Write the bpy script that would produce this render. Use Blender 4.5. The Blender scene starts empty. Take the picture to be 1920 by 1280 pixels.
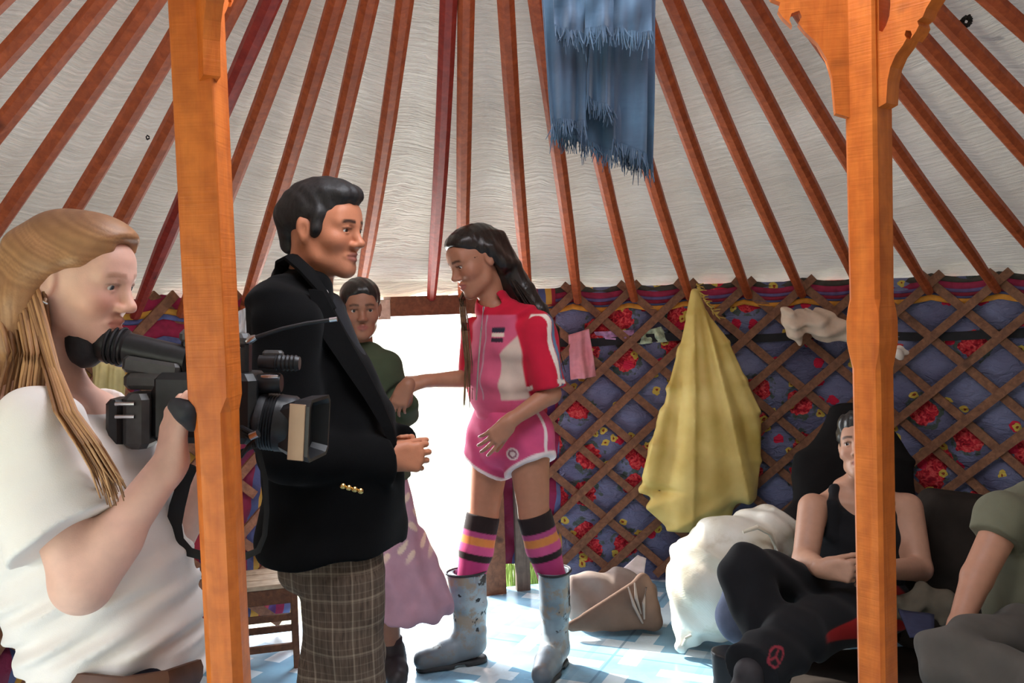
import bpy, math, random
import numpy as np
from mathutils import Vector, Matrix
random.seed(4); RNG = np.random.default_rng(4)
scene = bpy.context.scene
COL = scene.collection

# ---------------------------------------------------------------- camera
H, PITCH, ROLL, F = 1.40, 0.050, -0.029, 1762.0
cp, sp = math.cos(PITCH), math.sin(PITCH)
FWD = Vector((0, cp, -sp)); UPV = Vector((0, sp, cp)); RGT = Vector((1, 0, 0))
cr, sr = math.cos(ROLL), math.sin(ROLL)
cam_r = RGT * cr + UPV * sr
cam_u = UPV * cr - RGT * sr
cam = bpy.data.objects.new('camera', bpy.data.cameras.new('camera'))
COL.objects.link(cam)
cam.data.sensor_width = 36.0
cam.data.lens = F / 1920 * 36.0
cam.data.clip_start = 0.02
m = Matrix((cam_r, cam_u, -FWD)).transposed().to_4x4(); m.translation = (0, 0, H)
cam.matrix_world = m
scene.camera = cam

# ---------------------------------------------------------------- light
vs = scene.view_settings
vs.view_transform = 'Standard'; vs.look = 'None'; vs.gamma = 1.0; vs.use_curve_mapping = False
vs.exposure = -0.38
world = bpy.data.worlds.new('sky'); scene.world = world; world.use_nodes = True
nt = world.node_tree; nt.nodes.clear()
wo = nt.nodes.new('ShaderNodeOutputWorld'); bg = nt.nodes.new('ShaderNodeBackground')
tc = nt.nodes.new('ShaderNodeTexCoord'); sx = nt.nodes.new('ShaderNodeSeparateXYZ'); rp = nt.nodes.new('ShaderNodeValToRGB')
nt.links.new(tc.outputs['Generated'], sx.inputs[0]); nt.links.new(sx.outputs['Z'], rp.inputs[0])
rp.color_ramp.elements[0].position = 0.0; rp.color_ramp.elements[0].color = (0.95, 0.97, 1.0, 1)
rp.color_ramp.elements[1].position = 0.7; rp.color_ramp.elements[1].color = (0.62, 0.78, 1.0, 1)
nt.links.new(rp.outputs[0], bg.inputs[0]); bg.inputs[1].default_value = 6.0
nt.links.new(bg.outputs[0], wo.inputs[0])

def light(name, kind, loc, target, energy, color, size=None, shape=None):
    l = bpy.data.lights.new(name, kind); l.energy = energy; l.color = color
    if size is not None:
        if kind == 'SUN': l.angle = size
        else:
            l.shape = shape or 'DISK'
            if isinstance(size, tuple): l.size, l.size_y = size
            else: l.size = size
    o = bpy.data.objects.new(name, l); COL.objects.link(o); o.location = loc
    o.rotation_euler = (Vector(target) - Vector(loc)).to_track_quat('-Z', 'Y').to_euler()
    return o
try:
    cy = scene.cycles; cy.max_bounces = 5; cy.diffuse_bounces = 3; cy.glossy_bounces = 2; cy.use_adaptive_sampling = True; cy.adaptive_threshold = .04; cy.transmission_bounces = 3; cy.caustics_reflective = False; cy.caustics_refractive = False
except Exception: pass
SUN_DIR = Vector((0.62, -0.53, -0.55))
light('sun', 'SUN', (-6, 9, 7), Vector((-6, 9, 7)) + SUN_DIR, 20.0, (1.0, 0.95, 0.86), 0.02)
light('daylight_through_roof_ring', 'AREA', (0.10, 1.80, 2.62), (0.0, 1.9, 0), 44, (1.0, 0.97, 0.93), 1.15)
light('daylight_through_doorway', 'AREA', (-0.72, 4.42, 0.78), (0.2, 2.2, 0.6), 55, (0.93, 0.97, 1.0), (0.8, 1.25), 'RECTANGLE')

# ---------------------------------------------------------------- helpers
def at(px, py, d):
    """photo pixel at world depth d (metres along +Y) -> world point"""
    u_, v_ = px - 960.0, py - 640.0
    u = u_ * cr + v_ * sr; v = v_ * cr - u_ * sr
    r = RGT * (u / F) + FWD - UPV * (v / F)
    t = d / r.y
    return Vector((0, 0, H)) + r * t

def srgb(r, g, b):
    f = lambda c: ((c / 255 + 0.055) / 1.055) ** 2.4 if c > 10 else c / 255 / 12.92
    return (f(r), f(g), f(b))

def link(o, parent=None):
    COL.objects.link(o)
    if parent is not None: o.parent = parent
    return o
def tag(o, label=None, cat=None, group=None, kind=None):
    if label: o['label'] = label
    if cat: o['category'] = cat
    if group: o['group'] = group
    if kind: o['kind'] = kind
    return o
def empty(name, loc=(0, 0, 0)):
    # things are modelled in world coordinates: the empty marks the thing, parts keep world positions
    o = bpy.data.objects.new(name, None); o.empty_display_size = 0.1
    COL.objects.link(o); return o
def mesh(name, verts, faces, mat=None, parent=None, smooth=True, cols=None, uvs=None):
    me = bpy.data.meshes.new(name)
    V = np.asarray(verts, np.float32).reshape(-1, 3)
    if isinstance(faces, np.ndarray) and faces.ndim == 2:
        nf, k = faces.shape
        me.vertices.add(len(V)); me.vertices.foreach_set('co', V.ravel())
        me.loops.add(nf * k); me.loops.foreach_set('vertex_index', faces.astype(np.int32).ravel())
        me.polygons.add(nf); me.polygons.foreach_set('loop_start', np.arange(0, nf * k, k, dtype=np.int32))
        me.update(calc_edges=True)
    else:
        me.from_pydata([tuple(map(float, v)) for v in V], [], [tuple(int(i) for i in f) for f in faces])
    me.validate()
    if smooth: me.polygons.foreach_set('use_smooth', [True] * len(me.polygons))
    if cols is not None:
        a = me.color_attributes.new('Col', 'FLOAT_COLOR', 'POINT')
        c = np.ones((len(V), 4), np.float32); c[:, :3] = cols; a.data.foreach_set('color', c.ravel())
    if uvs is not None:
        ul = me.uv_layers.new(name='UVMap'); li = np.empty(len(me.loops), np.int32); me.loops.foreach_get('vertex_index', li)
        ul.data.foreach_set('uv', np.asarray(uvs, np.float32)[li].ravel())
    if mat is not None: me.materials.append(mat)
    me.update()
    return link(bpy.data.objects.new(name, me), parent)

class MB:
    """collects simple solids, builds ONE mesh object"""
    def __init__(s): s.v = []; s.f = []
    def add(s, v, f):
        o = len(s.v); s.v += [tuple(x) for x in v]; s.f += [tuple(i + o for i in q) for q in f]; return s
    def box(s, c, size, rot=None, bev=0.0):
        hx, hy, hz = (x / 2 for x in size); R = rot if rot is not None else Matrix.Identity(3); c = Vector(c)
        if bev <= 0:
            P = [Vector((x, y, z)) for x in (-hx, hx) for y in (-hy, hy) for z in (-hz, hz)]
            return s.add([c + R @ p for p in P], [(0, 1, 3, 2), (4, 6, 7, 5), (0, 4, 5, 1), (2, 3, 7, 6), (0, 2, 6, 4), (1, 5, 7, 3)])
        ring = lambda x, y, z: [(-x + bev, -y, z), (x - bev, -y, z), (x, -y + bev, z), (x, y - bev, z), (x - bev, y, z), (-x + bev, y, z), (-x, y - bev, z), (-x, -y + bev, z)]
        P = ring(hx - bev * .7, hy - bev * .7, -hz) + ring(hx, hy, -hz + bev) + ring(hx, hy, hz - bev) + ring(hx - bev * .7, hy - bev * .7, hz)
        f = [tuple(range(7, -1, -1)), tuple(range(24, 32))]
        for k in range(3):
            for i in range(8): f.append((k * 8 + i, k * 8 + (i + 1) % 8, k * 8 + 8 + (i + 1) % 8, k * 8 + 8 + i))
        return s.add([c + R @ Vector(p) for p in P], f)
    def tube(s, pts, rad, n=10, cap=True, flat=1.0, twist=None):
        pts = [Vector(p) for p in pts]; rads = rad if isinstance(rad, (list, tuple)) else [rad] * len(pts)
        up = Vector((0, 0, 1)); V = []
        for i, p in enumerate(pts):
            t = (pts[min(i + 1, len(pts) - 1)] - pts[max(i - 1, 0)]).normalized()
            ref = twist if twist is not None else (up if abs(t.z) < 0.95 else Vector((0, 1, 0)))
            a = t.cross(ref).normalized(); b = a.cross(t).normalized()
            for k in range(n):
                q = 2 * math.pi * (k + .5) / n
                V.append(p + a * (math.cos(q) * rads[i]) + b * (math.sin(q) * rads[i] * flat))
        f = []
        for i in range(len(pts) - 1):
            for k in range(n): f.append((i * n + k, i * n + (k + 1) % n, (i + 1) * n + (k + 1) % n, (i + 1) * n + k))
        if cap: f += [tuple(range(n - 1, -1, -1)), tuple((len(pts) - 1) * n + k for k in range(n))]
        return s.add(V, f)
    def prism(s, outline, frame, thick):
        """outline [(a,b)], frame(a,b,t)->Vector; extruded between t=-thick/2..thick/2"""
        n = len(outline)
        V = [frame(a, b, -thick / 2) for a, b in outline] + [frame(a, b, thick / 2) for a, b in outline]
        f = [tuple(range(n - 1, -1, -1)), tuple(range(n, 2 * n))] + [(i, (i + 1) % n, n + (i + 1) % n, n + i) for i in range(n)]
        return s.add(V, f)
    def build(s, name, mat, parent=None, smooth=False):
        o = mesh(name, s.v, s.f, mat, parent, smooth)
        if smooth:
            try: o.data.set_sharp_from_angle(angle=math.radians(40))
            except Exception: pass
        return o

# ---------------------------------------------------------------- materials
class N:
    def __init__(s, name):
        s.m = bpy.data.materials.new(name); s.m.use_nodes = True; s.t = s.m.node_tree
        s.b = s.t.nodes['Principled BSDF']
    def n(s, typ, **kw):
        x = s.t.nodes.new('ShaderNode' + typ)
        for k, v in kw.items():
            if k.startswith('i_'):
                k = k[2:]; k = int(k) if k.isdigit() else k.replace('_', ' '); x.inputs[k].default_value = v
            else: setattr(x, k, v)
        return x
    def l(s, a, b): s.t.links.new(a, b)
    def math(s, op, a, b=None, c=None):
        x = s.n('Math', operation=op)
        for i, q in enumerate((a, b, c)):
            if q is None: continue
            if hasattr(q, 'links'): s.l(q, x.inputs[i])
            else: x.inputs[i].default_value = q
        return x.outputs[0]
    def mix(s, fac, a, b, blend='MIX'):
        x = s.n('Mix', data_type='RGBA', blend_type=blend)
        for i, q in ((0, fac), (6, a), (7, b)):
            if hasattr(q, 'links'): s.l(q, x.inputs[i])
            elif i == 0: x.inputs[i].default_value = q
            else: x.inputs[i].default_value = (*q[:3], 1)
        return x.outputs[2]
    def ramp(s, fac, stops, interp='LINEAR'):
        x = s.n('ValToRGB'); e = x.color_ramp; e.interpolation = interp
        while len(e.elements) < len(stops): e.elements.new(0.5)
        for q, (p, c) in zip(e.elements, stops): q.position = p; q.color = (*(c if isinstance(c, tuple) else (c,) * 3), 1)
        s.l(fac, x.inputs[0]); return x.outputs[0]
    def coord(s, kind='Object', scale=(1, 1, 1), rot=(0, 0, 0), loc=(0, 0, 0)):
        t = s.n('TexCoord'); mp = s.n('Mapping'); s.l(t.outputs[kind], mp.inputs[0])
        mp.inputs['Scale'].default_value = scale; mp.inputs['Rotation'].default_value = rot; mp.inputs['Location'].default_value = loc
        return mp.outputs[0]
    def noise(s, co, scale, detail=3, rough=.5, dist=0):
        x = s.n('TexNoise'); x.inputs['Scale'].default_value = scale; x.inputs['Detail'].default_value = detail
        x.inputs['Roughness'].default_value = rough; x.inputs['Distortion'].default_value = dist
        s.l(co, x.inputs['Vector']); return x.outputs['Fac']
    def bump(s, h, strength=.3, dist=.01):
        x = s.n('Bump'); x.inputs['Strength'].default_value = strength; x.inputs['Distance'].default_value = dist
        s.l(h, x.inputs['Height']); s.l(x.outputs[0], s.b.inputs['Normal']); return s
    def col(s, c):
        if hasattr(c, 'links'): s.l(c, s.b.inputs['Base Color'])
        else: s.b.inputs['Base Color'].default_value = (*c[:3], 1)
        return s
    def set(s, **kw):
        for k, v in kw.items(): s.b.inputs[k.replace('_', ' ')].default_value = v
        return s
MATS = {}
def plain(name, c, rough=.6, metal=0., var=.12, scale=40, bump=.15, spec=.4):
    if name in MATS: return MATS[name]
    n = N(name); co = n.coord(); f = n.noise(co, scale, 4)
    lo = tuple(x * (1 - var) for x in c); hi = tuple(min(1, x * (1 + var)) for x in c)
    n.col(n.ramp(f, [(.3, lo), (.7, hi)])).set(Roughness=rough, Metallic=metal)
    n.b.inputs['Specular IOR Level'].default_value = spec
    if bump: n.bump(f, bump, .004)
    MATS[name] = n.m; return n.m
def vcol(name, rough=.7, sss=0., bump_scale=300, bump=.2, var=.08, vscale=25, sheen=0., spec=.3, weave=False):
    """base colour from the mesh's own colour attribute, modulated by fine noise"""
    if name in MATS: return MATS[name]
    n = N(name); a = n.n('Attribute', attribute_name='Col'); co = n.coord(); f = n.noise(co, vscale, 4)
    n.col(n.mix(1.0, a.outputs['Color'], n.ramp(f, [(.25, 1 - var), (.75, 1 + var)]), 'MULTIPLY')).set(Roughness=rough)
    n.b.inputs['Specular IOR Level'].default_value = spec
    if sss: n.set(Subsurface_Weight=sss, Subsurface_Scale=.01); n.b.inputs['Subsurface Radius'].default_value = (1, .4, .25)
    if sheen: n.set(Sheen_Weight=sheen)
    if bump: n.bump(n.noise(co, bump_scale, 2), bump, .002)
    MATS[name] = n.m; return n.m
def wood(name, dark, light, scale=6, rough=.55, axis='Z', wear=0., spec=.35, saw=0.):
    if name in MATS: return MATS[name]
    n = N(name); st = {'Z': (9, 9, .7), 'X': (.7, 9, 9), 'U': (9, 9, 9)}[axis]
    co = n.coord(scale=st); f = n.noise(co, scale, 5, .6, .6); g = n.noise(n.coord(), 30, 3)
    c = n.ramp(f, [(.25, dark), (.5, tuple((a + b) / 2 for a, b in zip(dark, light))), (.75, light)])
    c = n.mix(n.ramp(g, [(.35, .35), (.6, 0.)]), c, tuple(x * .62 for x in dark))
    k = n.noise(n.coord(loc=(3, 1, 2)), 7, 2); c = n.mix(n.ramp(k, [(.70, 0.), (.76, .8)]), c, tuple(x * .25 for x in dark))
    if wear: c = n.mix(n.ramp(n.noise(n.coord(loc=(1, 7, 2)), 3.5, 5, .7), [(.55, 0.), (.75, wear)]), c, tuple(x * .35 for x in light))
    n.col(c).set(Roughness=rough); n.b.inputs['Specular IOR Level'].default_value = spec
    if saw:
        s_ = n.noise(n.coord(scale=(1, 1, 40)), 6, 2)
        n.bump(n.math('ADD', n.math('MULTIPLY', s_, saw), f), .35, .003)
    else: n.bump(f, .25, .003)
    MATS[name] = n.m; return n.m
# ================================================================ the yurt's shell
CX, CY, R = 0.555, 1.917, 2.554          # wall circle
RX, RY, RR, RH = 0.141, 1.847, 0.742, 2.383   # roof ring
HW = 1.413
A0, DA, Z0, PH = -0.102, 0.105, 1.398, 0.1205  # lattice columns and rows
def wall_pt(a, z, off=0.0):
    r = R + off
    return Vector((CX + r * math.sin(a), CY + r * math.cos(a), z))
def ring_pt(a, z=RH, off=0.0): return Vector((RX + (RR + off) * math.sin(a), RY + (RR + off) * math.cos(a), z))
def hsh(a, b=0.0):
    v = math.sin(a * 127.1 + b * 311.7) * 43758.5453; return v - math.floor(v)

# ---- materials of the shell
def mat_canvas():
    n = N('roof_canvas'); co = n.coord('UV', (1, 1, 1))
    big = n.noise(n.coord(), 2.2, 4); c = n.ramp(big, [(.3, srgb(208, 196, 182)), (.7, srgb(230, 220, 207))])
    stain = n.noise(n.coord(loc=(4, 4, 1)), 1.3, 5, .65)
    c = n.mix(n.ramp(stain, [(.56, 0.), (.72, .35)]), c, srgb(176, 160, 138))
    n.col(c).set(Roughness=.9)
    n.b.inputs['Specular IOR Level'].default_value = .1
    w = n.noise(n.coord('UV', (4, 46, 1)), 1.6, 4, .55, .5)
    n.bump(w, 1.0, .05)
    tr = n.n('BsdfTranslucent'); n.l(c, tr.inputs[0]); mx = n.n('MixShader'); mx.inputs[0].default_value = .05
    out = n.t.nodes['Material Output']; n.l(n.b.outputs[0], mx.inputs[1]); n.l(tr.outputs[0], mx.inputs[2]); n.l(mx.outputs[0], out.inputs[0])
    return n.m
def mat_floral():
    n = N('floral_cotton'); co = n.coord('UV')                       # UV in metres on the cloth
    base = n.ramp(n.noise(co, 3, 3), [(.3, srgb(92, 92, 122)), (.7, srgb(130, 136, 168))])
    wob = n.n('TexNoise'); wob.inputs['Scale'].default_value = 34; wob.inputs['Detail'].default_value = 1; n.l(co, wob.inputs['Vector'])
    def warped(scale, amt):
        sub = n.n('VectorMath', operation='SUBTRACT'); n.l(wob.outputs['Color'], sub.inputs[0]); sub.inputs[1].default_value = (.5, .5, .5)
        sc = n.n('VectorMath', operation='SCALE'); n.l(sub.outputs[0], sc.inputs[0]); sc.inputs['Scale'].default_value = amt
        ad = n.n('VectorMath', operation='ADD'); n.l(co, ad.inputs[0]); n.l(sc.outputs[0], ad.inputs[1])
        return ad.outputs[0]
    def vor(scale, amt, seed, rnd=.85):
        v = n.n('TexVoronoi', voronoi_dimensions='2D'); v.inputs['Scale'].default_value = scale; v.inputs['Randomness'].default_value = rnd
        ad = n.n('VectorMath', operation='ADD'); n.l(warped(scale, amt), ad.inputs[0]); ad.inputs[1].default_value = (seed, seed * 1.7, 0)
        n.l(ad.outputs[0], v.inputs['Vector']); sp_ = n.n('SeparateColor'); n.l(v.outputs['Color'], sp_.inputs[0])
        return v.outputs['Distance'], sp_.outputs
    c = base
    d, s_ = vor(5.2, .045, 5.3)                                          # leaves round the roses
    gate = n.math('GREATER_THAN', s_[0], .32); m_ = n.math('MULTIPLY', gate, n.math('LESS_THAN', d, .42))
    vein = n.noise(co, 26, 2)
    c = n.mix(n.math('MULTIPLY', m_, n.ramp(vein, [(.45, 0.), (.55, .8)])), c, srgb(70, 86, 62))
    m_ = n.math('MULTIPLY', gate, n.math('LESS_THAN', d, .30))        # big red roses
    rose = n.ramp(n.noise(co, 42, 2, .5, 1.4), [(.35, srgb(140, 24, 40)), (.5, srgb(204, 46, 58)), (.68, srgb(228, 98, 96))])
    c = n.mix(m_, c, rose)
    d, s_ = vor(11, .03, 2.1); gate = n.math('GREATER_THAN', s_[1], .84)
    m_ = n.math('MULTIPLY', gate, n.math('LESS_THAN', d, .26)); c = n.mix(m_, c, srgb(206, 40, 70))
    d, s_ = vor(20, .03, 9.4); gate = n.math('GREATER_THAN', s_[2], .89)
    m_ = n.math('MULTIPLY', gate, n.math('LESS_THAN', d, .36)); c = n.mix(m_, c, srgb(214, 186, 84))
    m_ = n.math('MULTIPLY', gate, n.math('LESS_THAN', d, .12)); c = n.mix(m_, c, srgb(150, 70, 40))
    n.col(c).set(Roughness=.8); n.b.inputs['Specular IOR Level'].default_value = .2
    n.bump(n.noise(n.coord('UV', (1, 1.8, 1)), 20, 4, .6, 1.0), .9, .02)
    return n.m
def mat_stripes(name, rot, scale, cols):
    n = N(name); co = n.coord('UV', rot=(0, 0, rot)); s_ = n.n('SeparateXYZ'); n.l(co, s_.inputs[0])
    f = n.math('FRACT', n.math('ADD', n.math('MULTIPLY', s_.outputs[0], scale), n.math('MULTIPLY', n.noise(n.coord('UV'), 4, 2), .25)))
    c = n.ramp(f, [(i / len(cols), q) for i, q in enumerate(cols)], 'CONSTANT')
    n.col(c).set(Roughness=.8); n.bump(n.noise(n.coord('UV'), 22, 3, .5, .6), .5, .012)
    return n.m
def mat_floor():
    n = N('printed_linoleum'); co = n.coord('Object', rot=(0, 0, .42)); s_ = n.n('SeparateXYZ'); n.l(co, s_.inputs[0]); x, y = s_.outputs[0], s_.outputs[1]
    fr = lambda v, sc, of: n.math('FRACT', n.math('ADD', n.math('MULTIPLY', v, sc), of))
    def bar(sx_, ox, wx, sy_, oy, wy): return n.math('MULTIPLY', n.math('LESS_THAN', fr(x, sx_, ox), wx), n.math('LESS_THAN', fr(y, sy_, oy), wy))
    P = 2.3
    w = n.math('MAXIMUM', bar(P, 0, .78, P, 0, .17), bar(P, .5, .17, P, .36, .78))
    w = n.math('MAXIMUM', w, bar(P, .12, .5, P, .5, .15))
    tone = n.noise(co, 5, 4)
    blue = n.ramp(tone, [(.3, srgb(118, 164, 192)), (.7, srgb(150, 192, 214))]); white = n.ramp(tone, [(.3, srgb(196, 216, 226)), (.7, srgb(224, 236, 240))])
    c = n.mix(w, blue, white)
    sq = n.math('MULTIPLY', n.math('LESS_THAN', fr(x, P * 1.0, .83), .06), 1.0)
    c = n.mix(n.math('MULTIPLY', sq, .35), c, srgb(110, 158, 188))
    seam = n.math('MAXIMUM', n.math('LESS_THAN', fr(x, P / 2, .3), .012), n.math('LESS_THAN', fr(y, P / 2, .1), .012))
    c = n.mix(n.math('MULTIPLY', seam, .6), c, srgb(84, 124, 150))
    dirt = n.noise(n.coord(loc=(2, 2, 2)), 3.2, 6, .7)
    c = n.mix(n.ramp(dirt, [(.52, 0.), (.75, .55)]), c, srgb(120, 112, 104))
    n.col(c); rg = n.ramp(n.noise(co, 6, 3), [(.3, .12), (.7, .30)]); n.l(rg, n.b.inputs['Roughness'])
    n.bump(n.noise(co, 4, 3), .15, .02)
    return n.m
M = {}
M['canvas'] = mat_canvas(); M['floral'] = mat_floral(); M['lino'] = mat_floor()
M['stripe'] = mat_stripes('striped_cotton', 0.12, 3.2, [srgb(120, 26, 62), srgb(120, 26, 62), srgb(70, 78, 120), srgb(196, 146, 60), srgb(150, 32, 50), srgb(72, 40, 96), srgb(132, 26, 70), srgb(88, 96, 138), srgb(190, 140, 66)])
M['pole'] = wood('orange_red_pole_paint', srgb(150, 66, 34), srgb(200, 100, 54), 5, .5, 'U')
M['pole_red'] = wood('dark_red_pole_paint', srgb(128, 34, 30), srgb(172, 60, 46), 5, .45, 'U')
M['slat'] = wood('willow_slat', srgb(104, 68, 50), srgb(152, 106, 76), 6, .65, 'U')
M['post'] = wood('orange_lacquered_pine', srgb(196, 92, 26), srgb(232, 130, 52), 4, .42, 'Z', .55, saw=.6)
M['frame'] = wood('brown_door_frame', srgb(96, 58, 38), srgb(140, 92, 62), 5, .6, 'U')
M['greywood'] = wood('weathered_grey_wood', srgb(92, 80, 72), srgb(132, 116, 102), 5, .8, 'Z')

# ---- floor and ground
V = [(CX + 3.0 * math.sin(i / 96 * 2 * math.pi), CY + 3.0 * math.cos(i / 96 * 2 * math.pi), -.03) for i in range(96)]
def mat_ground():
    n = N('dry_grass_ground'); co = n.coord()
    c = n.ramp(n.noise(co, 8, 6, .7), [(.3, srgb(150, 156, 116)), (.55, srgb(206, 202, 172)), (.75, srgb(232, 226, 206))])
    n.col(c).set(Roughness=.95).bump(n.noise(co, 60, 3), .6, .02); return n.m
M['ground'] = mat_ground()
g = [(-40, -30, -.06), (40, -30, -.06), (40, 60, -.06), (-40, 60, -.06)]
tag(mesh('ground', g, [(0, 1, 2, 3)], M['ground'], smooth=False), kind='structure')
b = MB(); n_ = 96
rr_ = R + .05
b.add([(CX + rr_ * math.sin(i / n_ * 2 * math.pi), CY + rr_ * math.cos(i / n_ * 2 * math.pi), z) for z in (-.05, 0) for i in range(n_)],
      [tuple(range(n_, 2 * n_))] + [(i, (i + 1) % n_, n_ + (i + 1) % n_, n_ + i) for i in range(n_)])
tag(b.build('floor', M['lino']), kind='structure')
# grass tufts outside the doorway and under the wall
gb = MB()
for i in range(420):
    a = random.choice([random.uniform(-1.0, -.72), random.uniform(-.24, -.16)]); rad = R + random.uniform(.10, .42)
    x, y = CX + rad * math.sin(a), CY + rad * math.cos(a); h = random.uniform(.05, .14); w = .004
    dx, dy = random.uniform(-.03, .03), random.uniform(-.03, .03); q = random.uniform(0, 3.14); wx, wy = w * math.cos(q), w * math.sin(q)
    gb.add([(x - wx, y - wy, -.06), (x + wx, y + wy, -.06), (x + dx * .5 + wx * .7, y + dy * .5 + wy * .7, h * .6), (x + dx * .5 - wx * .7, y + dy * .5 - wy * .7, h * .6), (x + dx, y + dy, h)], [(0, 1, 2, 3), (3, 2, 4)])
tag(gb.build('grass', plain('grass_green', srgb(122, 146, 70), .8)), 'green grass growing outside under the edge of the tent wall', 'grass', kind='stuff')

# ---- roof canvas (ceiling)
POLES = [-1.93, -1.82, -1.71, -1.60, -1.49, -1.385, -1.278, -1.174, -1.076, -.984, -.885, -.811, -.708, -.609, -.506, -.371, -.312, -.186, -.094, .012, .115, .221, .315, .417, .526, .63, .729, .828, .924, 1.025, 1.13, 1.235, 1.34, 1.445]
na, nr = 620, 150
aa = np.linspace(-math.pi, math.pi, na + 1)[:-1]; tt = np.linspace(0, 1, nr)
ps = np.array(POLES); near = np.min(np.abs((aa[:, None] - ps[None, :] + math.pi) % (2 * math.pi) - math.pi), axis=1)
bulge = np.clip(near / .052, 0, 1) ** 1.0
A, T = np.meshgrid(aa, tt, indexing='ij')
off = .035 + .022 * bulge[:, None] * np.sin(np.clip(T * 1.1, 0, 1) * math.pi) 
wr = (.006 * np.sin(T * 95 + 3 * np.sin(A * 23) + 2 * np.sin(A * 57 + T * 9)) * np.sin(A * 9.7 + 5 * T + 1) + .0032 * np.sin(T * 290 + 4 * np.sin(A * 31) + 3 * np.sin(A * 67 + T * 17)) * (.5 + .5 * np.sin(A * 13 + 11 * T))) * np.clip(1 - T * .6, .3, 1)
off = off + wr * bulge[:, None]
ex, ey = CX + (R + .05) * np.sin(A), CY + (R + .05) * np.cos(A)
ix, iy = RX + RR * np.sin(A), RY + RR * np.cos(A)
z_ = HW + .0 + (RH - HW) * T
X = ex + (ix - ex) * T + off * .35 * np.sin(A); Y = ey + (iy - ey) * T + off * .35 * np.cos(A); Z = z_ + off * .93
low = T < .02
Z = np.where(low, Z - .03 - .03 * bulge[:, None], Z); 
vid = np.arange(na * nr).reshape(na, nr); v2 = np.roll(vid, -1, 0)
fc = np.stack([vid[:, :-1], v2[:, :-1], v2[:, 1:], vid[:, 1:]], -1).reshape(-1, 4)
uv = np.stack([(A + math.pi) / 2 * 2.55, T * 2.1], -1).reshape(-1, 2)
ceil_ = mesh('ceiling', np.stack([X, Y, Z], -1).reshape(-1, 3), fc, M['canvas'], uvs=uv)
tag(ceil_, kind='structure')

# ---- roof ring (crown), mostly above the frame
crown = empty('roof_ring')
for nm, z, r1 in (('rim', RH + .02, .045), ('upper_rim', RH + .16, .03)):
    rr2 = RR if nm == 'rim' else RR * .55
    MB().tube([Vector((RX + rr2 * math.sin(i / 48 * 6.28319), RY + rr2 * math.cos(i / 48 * 6.28319), z)) for i in range(49)], r1, 8, False).build(nm, M['pole'], crown, True)
for i in range(8):
    a = i * math.pi / 4 + .2
    MB().tube([ring_pt(a, RH + .02), ring_pt(a, RH + .11, -RR * .2), ring_pt(a, RH + .16, -RR * .45), Vector((RX, RY, RH + .20))], .018, 8).build('spoke', M['pole'], crown, True)
tag(crown, 'round orange wooden roof ring with curved spokes above the posts', 'roof ring')

# ---- roof poles, one thing each
ORD = 'first second third fourth fifth sixth seventh eighth ninth tenth eleventh twelfth thirteenth fourteenth fifteenth sixteenth seventeenth eighteenth nineteenth twentieth'.split() + ['twenty-' + q for q in 'first second third fourth fifth sixth seventh eighth ninth'.split()]
vis = [a for a in POLES if -1.40 < a < 1.04]
for a in POLES:
    p0 = wall_pt(a, HW - .035, -.015); p1 = ring_pt(a, RH, 0)
    sag = (hsh(a) - .5) * .035; side = Vector((math.cos(a), -math.sin(a), 0))
    pts = []; rad = []
    for k in range(9):
        t = k / 8; p = p0.lerp(p1, t); p = p + side * (sag * math.sin(t * math.pi)) + Vector((0, 0, -.014 * math.sin(t * math.pi) + (.02 * (1 - t) ** 6 * -1)))
        pts.append(p); rad.append((.019 + .008 * min(1, t * 4)) * (1 + .06 * hsh(a, k)))
    mt = M['pole_red'] if a in (-.885, -.371) else M['pole']
    o = MB().tube(pts, rad, 8, True, .85).build('roof_pole', mt, None, True)
    if a in vis:
        i = vis.index(a)
        lab = '%s roof pole, %s of the poles counted from the left edge' % ('dark red wooden' if mt is M['pole_red'] else 'orange-brown wooden', ORD[i])
    else:
        lab = 'orange-brown roof pole, %s beyond the %s edge of the view' % ((ORD[[q for q in POLES if q <= -1.40][::-1].index(a)], 'left') if a < 0 else (ORD[[q for q in POLES if q >= 1.04].index(a)], 'right'))
    tag(o, lab, 'roof pole', 'roof poles fanning from the roof ring')
# dark knots of horsehair rope on two of the poles and on the canvas
def knot(px, py, d, r, label, n=5):
    c = at(px, py, d); b = MB()
    for i in range(n):
        a = random.uniform(0, 6.28); pts = [c + Vector((r * math.cos(a + k * 1.1) * random.uniform(.5, 1), r * .4 * math.sin(k * 2.1), r * math.sin(a + k * 1.1) * random.uniform(.5, 1))) for k in range(6)]
        b.tube(pts, r * .28, 6)
    tag(b.build('rope_knot', plain('black_hair_rope', (.02, .018, .016), .9), None, True), label, 'rope knot')
knot(1812, 40, 2.62, .016, 'black rope knot tied on the roof pole right of the carved bracket')
knot(1765, 28, 2.80, .014, 'black tuft of rope on the canvas beside the roof pole at upper right', 4)
knot(103, 187, 2.72, .008, 'small black twist of thread on the canvas at upper left', 3)
knot(277, 258, 2.85, .007, 'small black knot on the roof pole left of the left post', 3)

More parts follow.
